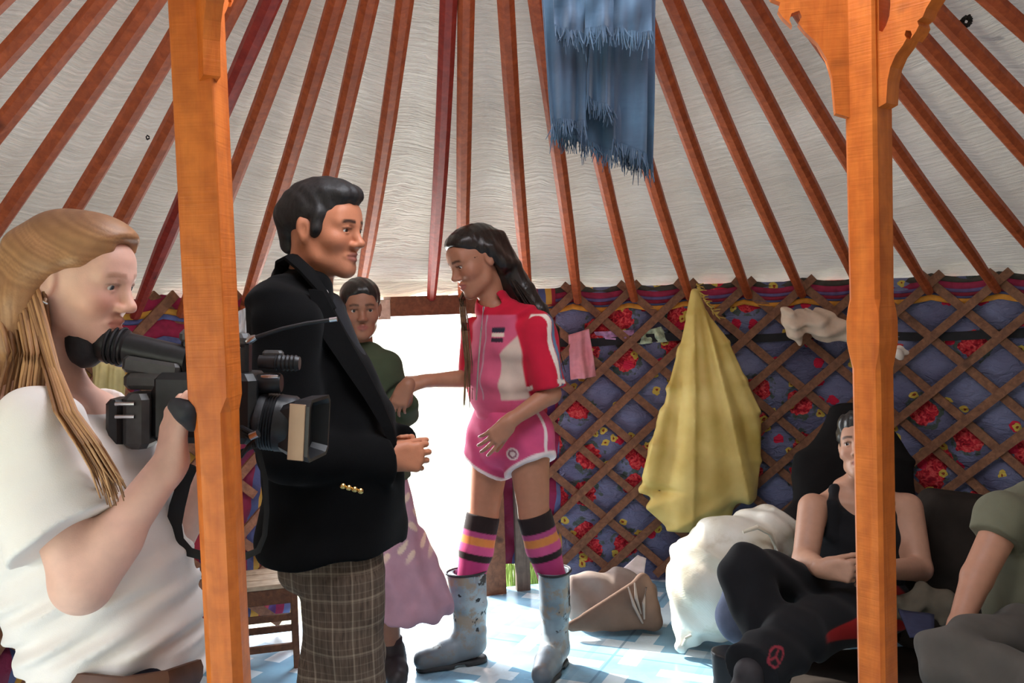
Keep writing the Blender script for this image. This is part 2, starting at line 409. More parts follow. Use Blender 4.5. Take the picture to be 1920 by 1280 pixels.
# ---- walls: cloth behind the lattice
def cloth_wall(name, a0, a1, mat, off=.045, zb=.0, zt=HW + .01, seed=0.):
    na = max(8, int((a1 - a0) * R / .016)); nz = 88
    aa = np.linspace(a0, a1, na); zz = np.linspace(zb, zt, nz); A, Z = np.meshgrid(aa, zz, indexing='ij')
    u = (A - A0) / DA; w = (Z0 - Z) / PH / 2
    p, q = (u + w) * math.pi, (u - w) * math.pi          # zero on the slats
    puff = np.sqrt(np.abs(np.sin(p) * np.sin(q)))
    rng = np.sin(A * 31 + Z * 13 + seed) * np.sin(Z * 41 + A * 9) * .006 + np.sin(A * 83 - Z * 67) * np.sin(Z * 90 + A * 21) * .003
    o_ = off - .034 * puff + rng * puff
    rr = R + o_
    P = np.stack([CX + rr * np.sin(A), CY + rr * np.cos(A), Z], -1).reshape(-1, 3)
    vid = np.arange(na * nz).reshape(na, nz)
    fc = np.stack([vid[:-1, :-1], vid[:-1, 1:], vid[1:, 1:], vid[1:, :-1]], -1).reshape(-1, 4)
    return tag(mesh(name, P, fc, mat, uvs=np.stack([A * R, Z], -1).reshape(-1, 2)), kind='structure')
DOOR0, DOOR1 = -.585, -.278
wall_r = cloth_wall('wall_right', -.145, 1.75, M['floral'])
wall_d = cloth_wall('wall_doorside', DOOR1 + .03, -.135, M['stripe'], .03, zb=.12)
wall_l = cloth_wall('wall_left', -1.95, DOOR0 - .05, M['stripe'], seed=2., zb=.06)
wall_b = cloth_wall('wall_back', 1.74, 3.82, M['canvas'], .06, zb=0.)  # unseen; closed to darken the right side, left rear open for sky light
# ---- lattice slats: back layer '\' and front layer '/'
SL = PH / (DA / 2)
def slat(a_top, sgn, parent, lo, hi):
    nb = 11.3; da = DA / 2 * nb
    def pt(t):
        a = a_top + sgn * DA / 2 * (-.35 + t * (nb + .35)); z = Z0 + .35 * PH - PH * t * (nb + .35)
        return a, z
    ts = [t for t in np.linspace(0, 1, 11) if lo <= pt(t)[0] <= hi]
    if len(ts) < 2: return
    off = -.014 if sgn < 0 else .002
    dirv = Vector((0, 0, 0)); V = []; f = []
    for i, t in enumerate(ts):
        a, z = pt(t); wob = (hsh(a_top, t) - .5) * .006
        c = wall_pt(a, z, off + wob); nrm = Vector((math.sin(a), math.cos(a), 0)); tan = Vector((math.cos(a), -math.sin(a), 0))
        d = (tan * (sgn * DA / 2 * R) + Vector((0, 0, -PH))).normalized(); s_ = d.cross(nrm).normalized()
        hw = .0175 + .002 * hsh(a_top + 3, t); th = .0065
        for sx_, sn in ((-1, -1), (1, -1), (1, 1), (-1, 1)): V.append(c + s_ * (hw * sx_) + nrm * (th * sn))
    for i in range(len(ts) - 1):
        for k in range(4): f.append((i * 4 + k, i * 4 + (k + 1) % 4, i * 4 + 4 + (k + 1) % 4, i * 4 + 4 + k))
    f += [(3, 2, 1, 0), tuple((len(ts) - 1) * 4 + k for k in range(4))]
    MB().add(V, f).build('slat', M['slat'], parent)
for lo, hi, par, cs in ((DOOR1 + .06, 1.75, wall_r, range(-6, 24)), (-1.95, DOOR0 - .055, wall_l, range(-24, 1))):
    for c in cs:
        slat(A0 + c * DA, -1, par, lo, hi)      # leans '/': top right, bottom left
        slat(A0 + c * DA, 1, par, lo, hi)
# ---- striped border cloth along the top of the wall
def border(name, a0, a1, rows, par):
    na = int((a1 - a0) * R / .02); aa = np.linspace(a0, a1, na)
    for (z1, z0, cc, o_) in rows:
        P = []; 
        fold = .012 * np.sin(aa * 30 + z0 * 50) + .006 * np.sin(aa * 71)
        for z, k in ((z1, 0), ((z1 + z0) / 2, 1), (z0, 0)):
            sagz = -.020 * np.abs(np.sin((aa - A0) / DA * math.pi)) + .01
            rr = R + o_ - .010 * k + fold * .3
            P.append(np.stack([CX + rr * np.sin(aa), CY + rr * np.cos(aa), z + sagz], -1))
        P = np.stack(P, 1); vid = np.arange(na * 3).reshape(na, 3)
        fc = np.stack([vid[:-1, :-1], vid[1:, :-1], vid[1:, 1:], vid[:-1, 1:]], -1).reshape(-1, 4)
        mesh(name, P.reshape(-1, 3), fc, plain('border_%d_%d_%d' % tuple(int(255 * q) for q in cc), cc, .85, var=.3, scale=25), par)
rows_r = [(1.43, 1.40, srgb(70, 66, 58), .018), (1.405, 1.375, srgb(150, 40, 72), .012), (1.378, 1.362, srgb(96, 84, 128), .010), (1.365, 1.345, srgb(128, 30, 50), .012), (1.347, 1.335, srgb(70, 74, 110), .010), (1.337, 1.312, srgb(206, 140, 52), .008)]
tr = empty('trim_1'); border('stripe', -.26, 1.75, rows_r, tr); tag(tr, kind='structure')
tr2 = empty('trim_2'); rows_l = [(1.43, 1.38, srgb(150, 34, 70), .0), (1.38, 1.355, srgb(206, 150, 60), .0), (1.355, 1.335, srgb(84, 92, 140), -.002), (1.335, 1.27, srgb(140, 28, 62), -.004), (1.27, 1.245, srgb(80, 88, 130), -.004), (1.245, 1.215, srgb(202, 144, 58), -.006)]
border('stripe', -1.95, DOOR0 - .08, rows_l, tr2); tag(tr2, kind='structure')
# ---- black tension band round the wall
def band(a0, a1, z0, w, off):
    na = int((a1 - a0) * R / .03); V = []; f = []
    for i in range(na):
        a = a0 + (a1 - a0) * i / (na - 1); z = z0 + .008 * math.sin(a * 21)
        V += [wall_pt(a, z - w, off), wall_pt(a, z + w, off), wall_pt(a, z + w, off + .008), wall_pt(a, z - w, off + .008)]
    for i in range(na - 1):
        for k in range(4): f.append((i * 4 + k, i * 4 + (k + 1) % 4, i * 4 + 4 + (k + 1) % 4, i * 4 + 4 + k))
    return MB().add(V, f).build('tension_band', plain('black_webbing', (.016, .016, .018), .85), None)
tag(band(-.13, 1.75, 1.168, .019, .004), 'black webbing band running behind the lattice of the floral wall', 'band')

# ---- door frame
door = empty('door_1')
def arc_box(a0, a1, z0, z1, o0, o1, n=6):
    V = []; f = []
    for i in range(n):
        a = a0 + (a1 - a0) * i / (n - 1)
        V += [wall_pt(a, z0, o0), wall_pt(a, z1, o0), wall_pt(a, z1, o1), wall_pt(a, z0, o1)]
    for i in range(n - 1):
        for k in range(4): f.append((i * 4 + k, i * 4 + (k + 1) % 4, i * 4 + 4 + (k + 1) % 4, i * 4 + 4 + k))
    return MB().add(V, f + [(3, 2, 1, 0), tuple((n - 1) * 4 + k for k in range(4))])
def chord_box(a0, a1, z0, z1, o0, o1):
    V = []
    for z in (z0, z1):
        V += [wall_pt(a0, z, o0), wall_pt(a1, z, o0), wall_pt(a1, z, o1), wall_pt(a0, z, o1)]
    return MB().add(V, [(0, 3, 2, 1), (4, 5, 6, 7), (0, 1, 5, 4), (1, 2, 6, 5), (2, 3, 7, 6), (3, 0, 4, 7)])
LZ0, LZ1 = 1.318, 1.405
chord_box(-.452, DOOR1 + .045, LZ0, LZ1, -.07, .03).build('lintel', M['frame'], door)
pw = wood('pale_bare_wood', srgb(196, 170, 146), srgb(226, 206, 186), 6, .7, 'U')
chord_box(DOOR0 - .05, -.452, LZ0 - .012, LZ1 - .012, -.062, .03).build('lintel_board', pw, door)
chord_box(DOOR1 - .012, DOOR1 + .03, 0, LZ0, -.05, .04).build('jamb', M['frame'], door)
chord_box(DOOR0 - .03, DOOR0, 0, LZ0, -.05, .04).build('jamb', M['frame'], door)
chord_box(DOOR0, DOOR1, 0, .05, -.01, .05).build('threshold', M['frame'], door)
tag(door, kind='structure')
pst = chord_box(DOOR1 + .052, DOOR1 + .078, 0, 1.30, -.035, .0); o = pst.build('wall_end_post', M['greywood'], wall_r)

# ---- two carved support posts
def post(name, base, top, side, rotz, rings, mat):
    V = []; f = []; n = len(rings)
    for (z, ch, sc) in rings:
        t = z / 2.40; c = Vector(base).lerp(Vector(top), t); h = side / 2 * sc; q = ch * h
        prof = [(-h + q, -h), (h - q, -h), (h, -h + q), (h, h - q), (h - q, h), (-h + q, h), (-h, h - q), (-h, -h + q)]
        for x, y in prof: V.append((c.x + x * math.cos(rotz) - y * math.sin(rotz), c.y + x * math.sin(rotz) + y * math.cos(rotz), z))
    for i in range(n - 1):
        for k in range(8): f.append((i * 8 + k, i * 8 + (k + 1) % 8, i * 8 + 8 + (k + 1) % 8, i * 8 + 8 + k))
    f += [tuple(range(7, -1, -1)), tuple((n - 1) * 8 + k for k in range(8))]
    return MB().add(V, f)
DP, DL = 1.72, 1.56
def line_post(pxa, pya, pxb, pyb, d):
    a, b = at(pxa, pya, d), at(pxb, pyb, d); k = lambda z: a.lerp(b, (z - a.z) / (b.z - a.z))
    return k(0), k(2.40)
pl = empty('support_post'); b0, b1 = line_post(373, 100, 430, 1280, DL)
zz = lambda py: at(400, py, DL).z
sh = post('shaft', b0, b1, .0655, math.radians(-4), [(0, .42, .94), (zz(820), .42, .96), (zz(770), .40, .99), (zz(742), .07, 1.03), (zz(700), .05, 1.03), (zz(400), .06, 1.03), (2.40, .06, 1.06)], M['post']).build('shaft', M['post'], pl)
pr = empty('support_post'); c0, c1 = line_post(1630, 300, 1646, 1280, DP)
zr = lambda py: at(1640, py, DP).z
post('shaft', c0, c1, .056, math.radians(39), [(0, .22, .98), (zr(690), .24, 1.0), (zr(660), .05, 1.08), (zr(640), .03, 1.16), (zr(600), .03, 1.16), (zr(580), .05, 1.10), (zr(560), .24, 1.08), (zr(260), .2, 1.10), (2.40, .05, 1.12)], M['post']).build('shaft', M['post'], pr)
S = F / DP
WING = [(0, -15), (28, -5), (33, 60), (42, 95), (58, 125), (80, 148), (92, 165), (86, 176), (90, 188), (104, 184), (108, 172), (103, 160), (120, 178), (128, 192), (124, 206), (140, 214), (150, 235), (172, 262), (200, 300), (200, 420), (0, 420)]
HOLE = [(8, 196), (18, 200), (30, 216), (40, 240), (44, 270), (44, 420), (8, 420)]
def wing(par, c, z_of, zref, dirv, k, thick, label=None):
    dirv = Vector(dirv).normalized(); nrm = Vector((-dirv.y, dirv.x, 0)); z0_ = z_of(zref)
    # outline with the keyhole: walk the outer edge, come back along the hole
    outl = WING[:-2] + [(200, 420), (44, 420), (44, 270), (40, 240), (30, 216), (18, 200), (8, 206), (8, 300), (0, 300)]
    fr_ = lambda a, b, t: c + dirv * (.03 + a / S * k) + nrm * t + Vector((0, 0, z0_ - c.z + b / S * k))
    n = len(outl)
    V = [fr_(a, b, -thick / 2) for a, b in outl] + [fr_(a, b, thick / 2) for a, b in outl]
    import mathutils.geometry as mg
    tri = mg.tessellate_polygon([[Vector((a, b, 0)) for a, b in outl]])
    f = [tuple(t) for t in tri] + [tuple(n + i for i in reversed(t)) for t in tri] + [(i, (i + 1) % n, n + (i + 1) % n, n + i) for i in range(n)]
    o = MB().add(V, f).build('carved_bracket', M['post'], par)
    return o
cr_ = c0.lerp(c1, .8)
wing(pr, cr_, zr, 205, (-.98, .2, 0), 1.0, .024)
wing(pr, cr_, zr, 200, (.62, -.78, 0), .62, .040)
cl_ = b0.lerp(b1, .8)
wing(pl, cl_, zz, 148, (.62, -.78, 0), .85, .028)
wing(pl, cl_, zz, 120, (.1, .97, 0), .8, .028)
tag(pl, 'orange wooden support post standing in front of the video camera', 'post', 'carved support posts under the roof ring')
tag(pr, 'orange wooden support post with a scrolled carved bracket, right of the yellow bag', 'post', 'carved support posts under the roof ring')
# ================================================================ soft-body modelling: blended distance fields -> one continuous mesh
class Soft:
    def __init__(s): s.p = []
    def _add(s, fn, lo, hi, op, k): s.p.append((fn, np.array(lo, float), np.array(hi, float), op, k)); return s
    def cone(s, a, b, ra, rb=None, k=.02, op='u', flat=None, fs=1.0):
        rb = ra if rb is None else rb; a = np.array(a, float); b = np.array(b, float); ba = b - a; L = max(ba @ ba, 1e-9)
        fl = None if flat is None else np.array(Vector(flat).normalized())
        def fn(x, y, z):
            px, py, pz = x - a[0], y - a[1], z - a[2]
            h = np.clip((px * ba[0] + py * ba[1] + pz * ba[2]) / L, 0, 1)
            qx, qy, qz = px - h * ba[0], py - h * ba[1], pz - h * ba[2]
            if fl is not None:
                c = (qx * fl[0] + qy * fl[1] + qz * fl[2]) * (fs - 1); qx, qy, qz = qx + c * fl[0], qy + c * fl[1], qz + c * fl[2]
            return np.sqrt(qx * qx + qy * qy + qz * qz) - (ra + (rb - ra) * h)
        m_ = max(ra, rb) * max(1, 1 / fs if fs < 1 else 1)
        return s._add(fn, np.minimum(a, b) - m_, np.maximum(a, b) + m_, op, k)
    def chain(s, pts, rads, k=.02, op='u', flat=None, fs=1.0):
        for i in range(len(pts) - 1): s.cone(pts[i], pts[i + 1], rads[i], rads[i + 1], k if i == 0 else min(k, .012) if op == 'u' else k, op, flat, fs)
        return s
    def ell(s, c, r, axes=None, k=.02, op='u'):
        c = np.array(c, float); r = np.array(r, float); Mx = np.eye(3) if axes is None else np.array(axes, float)  # rows: local axes
        def fn(x, y, z):
            px, py, pz = x - c[0], y - c[1], z - c[2]
            u = [(px * Mx[i, 0] + py * Mx[i, 1] + pz * Mx[i, 2]) / r[i] for i in range(3)]
            k0 = np.sqrt(u[0] ** 2 + u[1] ** 2 + u[2] ** 2) + 1e-9
            k1 = np.sqrt((u[0] / r[0]) ** 2 + (u[1] / r[1]) ** 2 + (u[2] / r[2]) ** 2) + 1e-9
            return k0 * (k0 - 1) / k1
        e = np.sqrt(((Mx * r[:, None]) ** 2).sum(0))
        return s._add(fn, c - e, c + e, op, k)
    def loft(s, secs, right, k=.02, op='u'):
        """secs: (centre, half width along `right`, half depth); stacked elliptical sections"""
        rt = np.array(Vector(right).normalized())
        for (c0, w0, d0), (c1, w1, d1) in zip(secs[:-1], secs[1:]):
            a = np.array(c0, float); b = np.array(c1, float); ba = b - a; L = max(ba @ ba, 1e-9); ax = ba / math.sqrt(L)
            r_ = rt - ax * (rt @ ax); r_ /= np.linalg.norm(r_); fw = np.cross(ax, r_)
            def fn(x, y, z, a=a, ba=ba, L=L, r_=r_, fw=fw, ax=ax, w0=w0, d0=d0, w1=w1, d1=d1):
                px, py, pz = x - a[0], y - a[1], z - a[2]
                h0 = (px * ba[0] + py * ba[1] + pz * ba[2]) / L; h = np.clip(h0, 0, 1)
                qx, qy, qz = px - h * ba[0], py - h * ba[1], pz - h * ba[2]
                w = w0 + (w1 - w0) * h; d = d0 + (d1 - d0) * h; mn = np.minimum(w, d)
                u = (qx * r_[0] + qy * r_[1] + qz * r_[2]) / w; v = (qx * fw[0] + qy * fw[1] + qz * fw[2]) / d
                t = (h0 - h) * math.sqrt(L) / (mn * .6)
                return (np.sqrt(u * u + v * v + t * t) - 1) * mn
            m_ = max(w0, d0, w1, d1)
            s._add(fn, np.minimum(a, b) - m_, np.maximum(a, b) + m_, op, k)
            if op == 'u': k = min(k, .015)
        return s
    def box(s, c, half, axes=None, rnd=.01, k=.01, op='u'):
        c = np.array(c, float); h = np.array(half, float) - rnd; Mx = np.eye(3) if axes is None else np.array(axes, float)
        def fn(x, y, z):
            px, py, pz = x - c[0], y - c[1], z - c[2]; o = 0; mx = None
            for i in range(3):
                q = np.abs(px * Mx[i, 0] + py * Mx[i, 1] + pz * Mx[i, 2]) - h[i]
                o = o + np.maximum(q, 0) ** 2; mx = q if mx is None else np.maximum(mx, q)
            return np.sqrt(o) + np.minimum(mx, 0) - rnd
        e = np.sqrt(((Mx * np.array(half, float)[:, None]) ** 2).sum(0))
        return s._add(fn, c - e, c + e, op, k)
    def cut(s, p, n, reach=.3, k=.004, depth=None):
        """remove everything on the n side of the plane through p, within reach of p"""
        p = np.array(p, float); n = np.array(Vector(n).normalized()); dp = depth or reach
        def fn(x, y, z):
            px, py, pz = x - p[0], y - p[1], z - p[2]; h = px * n[0] + py * n[1] + pz * n[2]
            rad = np.sqrt(np.maximum(px * px + py * py + pz * pz - h * h, 0))
            return np.maximum(np.maximum(-h, h - dp), rad - reach)
        return s._add(fn, p - max(reach, dp), p + max(reach, dp), 's', k)
    def mesh(s, name, res, mat, parent=None, paint=None, warp=None, relax=1, base=(.8, .8, .8)):
        lo = np.min([p[1] for p in s.p if p[3] == 'u'], 0) - 4 * res; hi = np.max([p[2] for p in s.p if p[3] == 'u'], 0) + 4 * res
        n = np.ceil((hi - lo) / res).astype(int) + 1
        ax = [(lo[i] + res * np.arange(n[i])).astype(np.float32) for i in range(3)]
        Fd = np.full(n, .25, np.float32)
        for fn, l, h, op, k in s.p:
            mg_ = k + 3 * res
            i0 = np.maximum(np.floor((l - mg_ - lo) / res).astype(int), 0); i1 = np.minimum(np.ceil((h + mg_ - lo) / res).astype(int) + 1, n)
            if (i1 <= i0).any(): continue
            sl = tuple(slice(a_, b_) for a_, b_ in zip(i0, i1))
            x = ax[0][sl[0]][:, None, None]; y = ax[1][sl[1]][None, :, None]; z = ax[2][sl[2]][None, None, :]
            d = np.asarray(fn(x, y, z), np.float32); c = Fd[sl]
            if op == 'u':
                hh = np.maximum(k - np.abs(c - d), 0); Fd[sl] = np.minimum(c, d) - hh * hh / (4 * k)
            else:
                hh = np.maximum(k - np.abs(c + d), 0); Fd[sl] = np.maximum(c, -d) + hh * hh / (4 * k)
        if warp is not None:
            for i in range(0, n[0], 32):     # only near the surface
                sl = slice(i, min(i + 32, n[0]))
                x = ax[0][sl][:, None, None]; y = ax[1][None, :, None]; z = ax[2][None, None, :]
                blk = Fd[sl]; mk = np.abs(blk) < .05
                if mk.any():
                    I = np.nonzero(mk); blk[I] += warp(ax[0][sl][I[0]], ax[1][I[1]], ax[2][I[2]])
        P, Q = surface_nets(Fd, lo, res, relax)
        cols = np.tile(np.array(base, np.float32), (len(P), 1)) if paint is None else paint(P)
        return mesh(name, P, Q, mat, parent, True, cols)
def surface_nets(Fd, lo, res, relax):
    ins = Fd < 0
    nx, ny, nz = Fd.shape
    cnt = np.zeros((nx - 1, ny - 1, nz - 1), np.uint8)
    for i in (0, 1):
        for j in (0, 1):
            for k in (0, 1): cnt += ins[i:nx - 1 + i, j:ny - 1 + j, k:nz - 1 + k]
    act = (cnt > 0) & (cnt < 8); I, J, K = np.nonzero(act)
    idx = np.full(act.shape, -1, np.int32); idx[I, J, K] = np.arange(len(I))
    acc = np.zeros((len(I), 3), np.float32); num = np.zeros(len(I), np.float32)
    C = [(a, b, c) for a in (0, 1) for b in (0, 1) for c in (0, 1)]
    for p in range(8):
        for q in range(p + 1, 8):
            A_, B_ = C[p], C[q]
            if sum(abs(u - v) for u, v in zip(A_, B_)) != 1: continue
            fa = Fd[I + A_[0], J + A_[1], K + A_[2]]; fb = Fd[I + B_[0], J + B_[1], K + B_[2]]
            mk = (fa < 0) != (fb < 0); t = np.where(mk, fa / np.where(mk, fa - fb, 1), 0)
            for d in range(3): acc[:, d] += np.where(mk, A_[d] + t * (B_[d] - A_[d]), 0)
            num += mk
    P = (np.stack([I, J, K], 1) + acc / num[:, None]) * res + lo
    quads = []
    for d in range(3):
        a_ = np.take(ins, range(0, ins.shape[d] - 1), d); b_ = np.take(ins, range(1, ins.shape[d]), d)
        ch = a_ != b_; e, f = [(1, 2), (2, 0), (0, 1)][d]
        ii = list(np.nonzero(ch)); ok = (ii[e] > 0) & (ii[f] > 0) & (ii[e] < Fd.shape[e] - 1) & (ii[f] < Fd.shape[f] - 1)
        ii = [q[ok] for q in ii]; fl = a_[tuple(ii)]
        def cell(oe, of):
            c = [q.copy() for q in ii]; c[e] -= oe; c[f] -= of; return idx[tuple(c)]
        q = np.stack([cell(1, 1), cell(0, 1), cell(0, 0), cell(1, 0)], 1)
        q = np.where(fl[:, None], q, q[:, ::-1]); quads.append(q)
    Q = np.concatenate(quads); Q = Q[(Q >= 0).all(1)]
    for _ in range(relax):       # light smoothing
        S_ = np.zeros_like(P); W = np.zeros(len(P))
        for k in range(4):
            np.add.at(S_, Q[:, k], P[Q[:, (k + 1) % 4]]); np.add.at(W, Q[:, k], 1)
        P = P * .5 + .5 * S_ / np.maximum(W, 1)[:, None]
    return P.astype(np.float32), Q.astype(np.int32)

def frame(forward, up=(0, 0, 1)):
    f = Vector(forward).normalized(); u = Vector(up); u = (u - f * u.dot(f)).normalized(); r = f.cross(u).normalized()
    return r, f, u            # right hand side of the person, forward, up
def smooth(x, a, b):
    t = np.clip((x - a) / (b - a), 0, 1); return t * t * (3 - 2 * t)
def blend(c, w, col): return c * (1 - w[:, None]) + np.array(col, np.float32) * w[:, None]

class Head:
    """head in a local frame: origin at eye level between the temples; metres for a 0.23 m head, times sc"""
    def __init__(s, o, fwd, up, sc=1.0, jaw=1.0, nose=1.0, mouth=0.0, wide=1.0):
        s.o = Vector(o); s.r, s.f, s.u = frame(fwd, up); s.sc = sc; s.jaw, s.nose, s.mouth, s.wide = jaw, nose, mouth, wide
    def P(s, x, y, z): return s.o + (s.r * (x * s.wide) + s.f * y + s.u * z) * s.sc
    def axes(s): return [list(s.r), list(s.f), list(s.u)]
    def local(s, V):
        d = V - np.array(s.o); return np.stack([d @ np.array(s.r) / s.wide, d @ np.array(s.f), d @ np.array(s.u)], 1) / s.sc
    def build(s, B):
        P, sc, ax = s.P, s.sc, s.axes()
        e = lambda c, r, k, op='u': B.ell(P(*c), [q * sc for q in r], ax, k * sc, op)
        c_ = lambda a, b, ra, rb, k, op='u': B.cone(P(*a), P(*b), ra * sc, rb * sc, k * sc, op)
        e((0, -.018, .030), (.073 * s.wide, .094, .080), .02)
        e((0, .030, -.022), (.060 * s.wide, .056, .084), .03)
        e((0, .066, .036), (.048, .022, .034), .03)
        j = s.jaw
        for q in (-1, 1):
            c_((q * .053 * j, -.010, -.040), (q * .044 * j, .012, -.076), .014, .014, .025)
            c_((q * .044 * j, .012, -.076), (q * .013, .064, -.104), .014, .014, .025)
            e((q * .040, .056, -.030), (.022, .022, .020), .03)
            c_((q * .012, .083, .014), (q * .044, .068, .016), .009, .008, .018)
        e((0, .045, -.085), (.040, .036, .026), .03)
        e((0, .074, -.104), (.017, .014, .015), .02)
        n_ = s.nose
        for q in (-1, 1): e((q * .031, .098, -.003), (.019, .020, .0115), .010, 's')
        c_((0, .080, .010), (0, .080 + .026 * n_, -.032), .0075, .0100, .016)
        e((0, .082 + .026 * n_, -.036), (.0105, .010, .009), .008)
        for q in (-1, 1):
            e((q * .0115, .088 + .006 * n_, -.040), (.0085, .012, .0075), .007)
            e((q * .007, .098 + .01 * n_, -.0475), (.0035, .006, .0035), .003, 's')
        # mouth
        mo = s.mouth
        for q in (-1, 1):
            c_((q * .0225, .075, -.0685), (0, .0905, -.0630), .0045, .0068, .008)
            c_((q * .0225, .075, -.0690), (0, .0885, -.0755 - mo), .0045, .0074, .008)
        for q in (-1, 1): c_((q * .021, .083, -.0690 - mo * .5), (0, .098, -.0690 - mo * .5), .0022 + mo * .25, .0026 + mo * .45, .003, 's')
        # lids
        for q in (-1, 1):
            up_ = [(q * .0165, .0790, -.003), (q * .024, .0850, .0030), (q * .032, .0855, .0045), (q * .040, .0800, .0025), (q * .0455, .0720, -.003)]
            dn_ = [(q * .0165, .0790, -.003), (q * .025, .0825, -.0088), (q * .033, .0825, -.0098), (q * .0455, .0720, -.003)]
            for L, r_ in ((up_, .0032), (dn_, .0026)):
                for a, b in zip(L[:-1], L[1:]): c_(a, b, r_, r_, .004)
        # ears
        for q in (-1, 1):
            B.ell(P(q * .0745, -.016, -.012), [.009 * sc, .017 * sc, .030 * sc], ax, .012 * sc)
            e((q * .0775, -.026, .000), (.009, .010, .022), .008)
            e((q * .084, -.010, -.010), (.007, .009, .017), .006, 's')
        return s
    def eyes(s, par, iris, look=(0, 0)):
        for q in (-1, 1):
            b = MB(); c = s.P(q * .0310, .0722, -.0030); r = .0128 * s.sc; V = []; f = []; cols = []
            g = (s.f + s.r * (look[0]) + s.u * look[1]).normalized(); gr = g.cross(s.u).normalized(); gu = gr.cross(g)
            rings = [0, 8, 15, 20, 26, 40, 60, 90, 130, 180]
            for t in rings:
                for k in range(14):
                    a = 6.28318 * k / 14; t_ = math.radians(t)
                    V.append(c + (g * math.cos(t_) + (gr * math.cos(a) + gu * math.sin(a)) * math.sin(t_)) * r)
                    cols.append((.008, .008, .008) if t < 14 else iris if t < 30 else (.72, .68, .64))
            for i in range(len(rings) - 1):
                for k in range(14): f.append((i * 14 + k, i * 14 + 14 + k, i * 14 + 14 + (k + 1) % 14, i * 14 + (k + 1) % 14))
            mesh('eye', V, f, vcol('eye_surface', .12, bump=0, var=0, spec=.6), par, True, np.array(cols))
    def paint(s, V, C, lip, brow, blush=(.6, .25, .2), bs=.25, brow_w=.8, lash=.6, stubble=0.):
        L = s.local(V); x, y, z = np.abs(L[:, 0]), L[:, 1], L[:, 2]; fr = smooth(y, .03, .06)
        inb = smooth(np.linalg.norm(L, axis=1), .20, .16)
        w = fr * np.exp(-((x - .044) / .022) ** 2 - ((z + .034) / .022) ** 2) * bs; C = blend(C, w * inb, blush)
        w = fr * np.exp(-(x / .012) ** 2 - ((z + .036) / .012) ** 2) * bs * .8; C = blend(C, w * inb, blush)
        if stubble:
            w = fr * stubble * np.clip(np.exp(-(x / .04) ** 2 - ((z + .092) / .022) ** 2) + np.exp(-(x / .028) ** 2 - ((z + .054) / .006) ** 2), 0, 1); C = blend(C, w * inb, (.05, .045, .045))
        lw = smooth(np.sqrt((x / .0235) ** 2 + ((z + .0700) / .0125) ** 2), 1.05, .8) * smooth(y, .070, .078); C = blend(C, lw * .85 * inb, lip)
        bz = .0195 - 2.6 * np.maximum(x - .030, 0) ** 1.6 + .06 * (x - .012)
        bw = smooth(np.abs(z - bz), .0065, .0025) * smooth(x, .009, .014) * smooth(x, .053, .044) * smooth(y, .045, .055); C = blend(C, bw * brow_w * inb, brow)
        ew = smooth(np.abs(z - (.0030 - 9 * (x - .031) ** 2)), .0035, .0012) * smooth(np.abs(x - .031), .017, .013) * smooth(y, .060, .068); C = blend(C, ew * lash * inb, (.02, .015, .012))
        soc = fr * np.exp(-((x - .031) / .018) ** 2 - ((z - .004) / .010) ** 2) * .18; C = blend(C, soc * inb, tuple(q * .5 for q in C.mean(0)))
        return C

def hand(B, wrist, fdir, palm_n, thumb_side, sc=1.0, curl=(30, 35, 40, 45), spread=6, thumb=(35, 20), rw=.026, mid=1.0):
    """palm, four unequal bent fingers, thumb leaving the side of the palm. thumb_side +1/-1 along fdir x palm_n"""
    w = Vector(wrist); f, nrm = Vector(fdir).normalized(), Vector(palm_n).normalized(); nrm = (nrm - f * nrm.dot(f)).normalized()
    s_ = f.cross(nrm).normalized() * thumb_side          # towards the thumb
    kn = lambda o, l: w + (f * l + s_ * o) * sc
    B.cone(w - f * .01 * sc, w + f * .02 * sc, rw * sc, .027 * sc, .02, flat=nrm, fs=1.35)
    for o, l in ((.027, .085), (.009, .090), (-.009, .087), (-.026, .079)):
        B.cone(w + (f * .02 + s_ * o * .6) * sc, kn(o, l), .0175 * sc, .0125 * sc, .012, flat=nrm, fs=1.15)
    B.cone(w + (f * .015 + s_ * .02) * sc, w + (f * .055 + s_ * .03) * sc, .017 * sc, .014 * sc, .012)
    for i, (o, l, ln) in enumerate(((.030, .086, .070), (.010, .091, .078), (-.010, .088, .073), (-.029, .079, .058))):
        p = kn(o, l); d = (f + s_ * math.radians(spread) * (o / .027)).normalized(); c = math.radians(curl[i])
        r = (.0088, .0090, .0086, .0077)[i] * sc
        nj = nrm
        for j, (fr_, bend) in enumerate(((.45, .8), (.31, 1.1 * mid), (.24, .8))):
            ca, sa = math.cos(c * bend), math.sin(c * bend)
            d, nj = (d * ca + nj * sa).normalized(), (nj * ca - d * sa).normalized()      # bend towards the palm
            q = p + d * (ln * fr_ * sc); B.cone(p, q, r * (1 - .08 * j), r * (.94 - .1 * j), .006 if j == 0 else .002)
            p = q
    t1, t2 = (math.radians(q) for q in thumb)
    p = w + (f * .022 + s_ * .028 + nrm * .006) * sc
    d = (f * math.cos(t1) + s_ * math.sin(t1) + nrm * .35).normalized(); q = p + d * .042 * sc; B.cone(p, q, .0125 * sc, .0100 * sc, .012)
    d = (d * math.cos(t2) + f * math.sin(t2) * .6 + nrm * math.sin(t2) * .6).normalized(); p = q; q = p + d * .034 * sc; B.cone(p, q, .0098 * sc, .0090 * sc, .003)
    d = (d + f * .25 + nrm * .15).normalized(); B.cone(q, q + d * .024 * sc, .0092 * sc, .0078 * sc, .003)

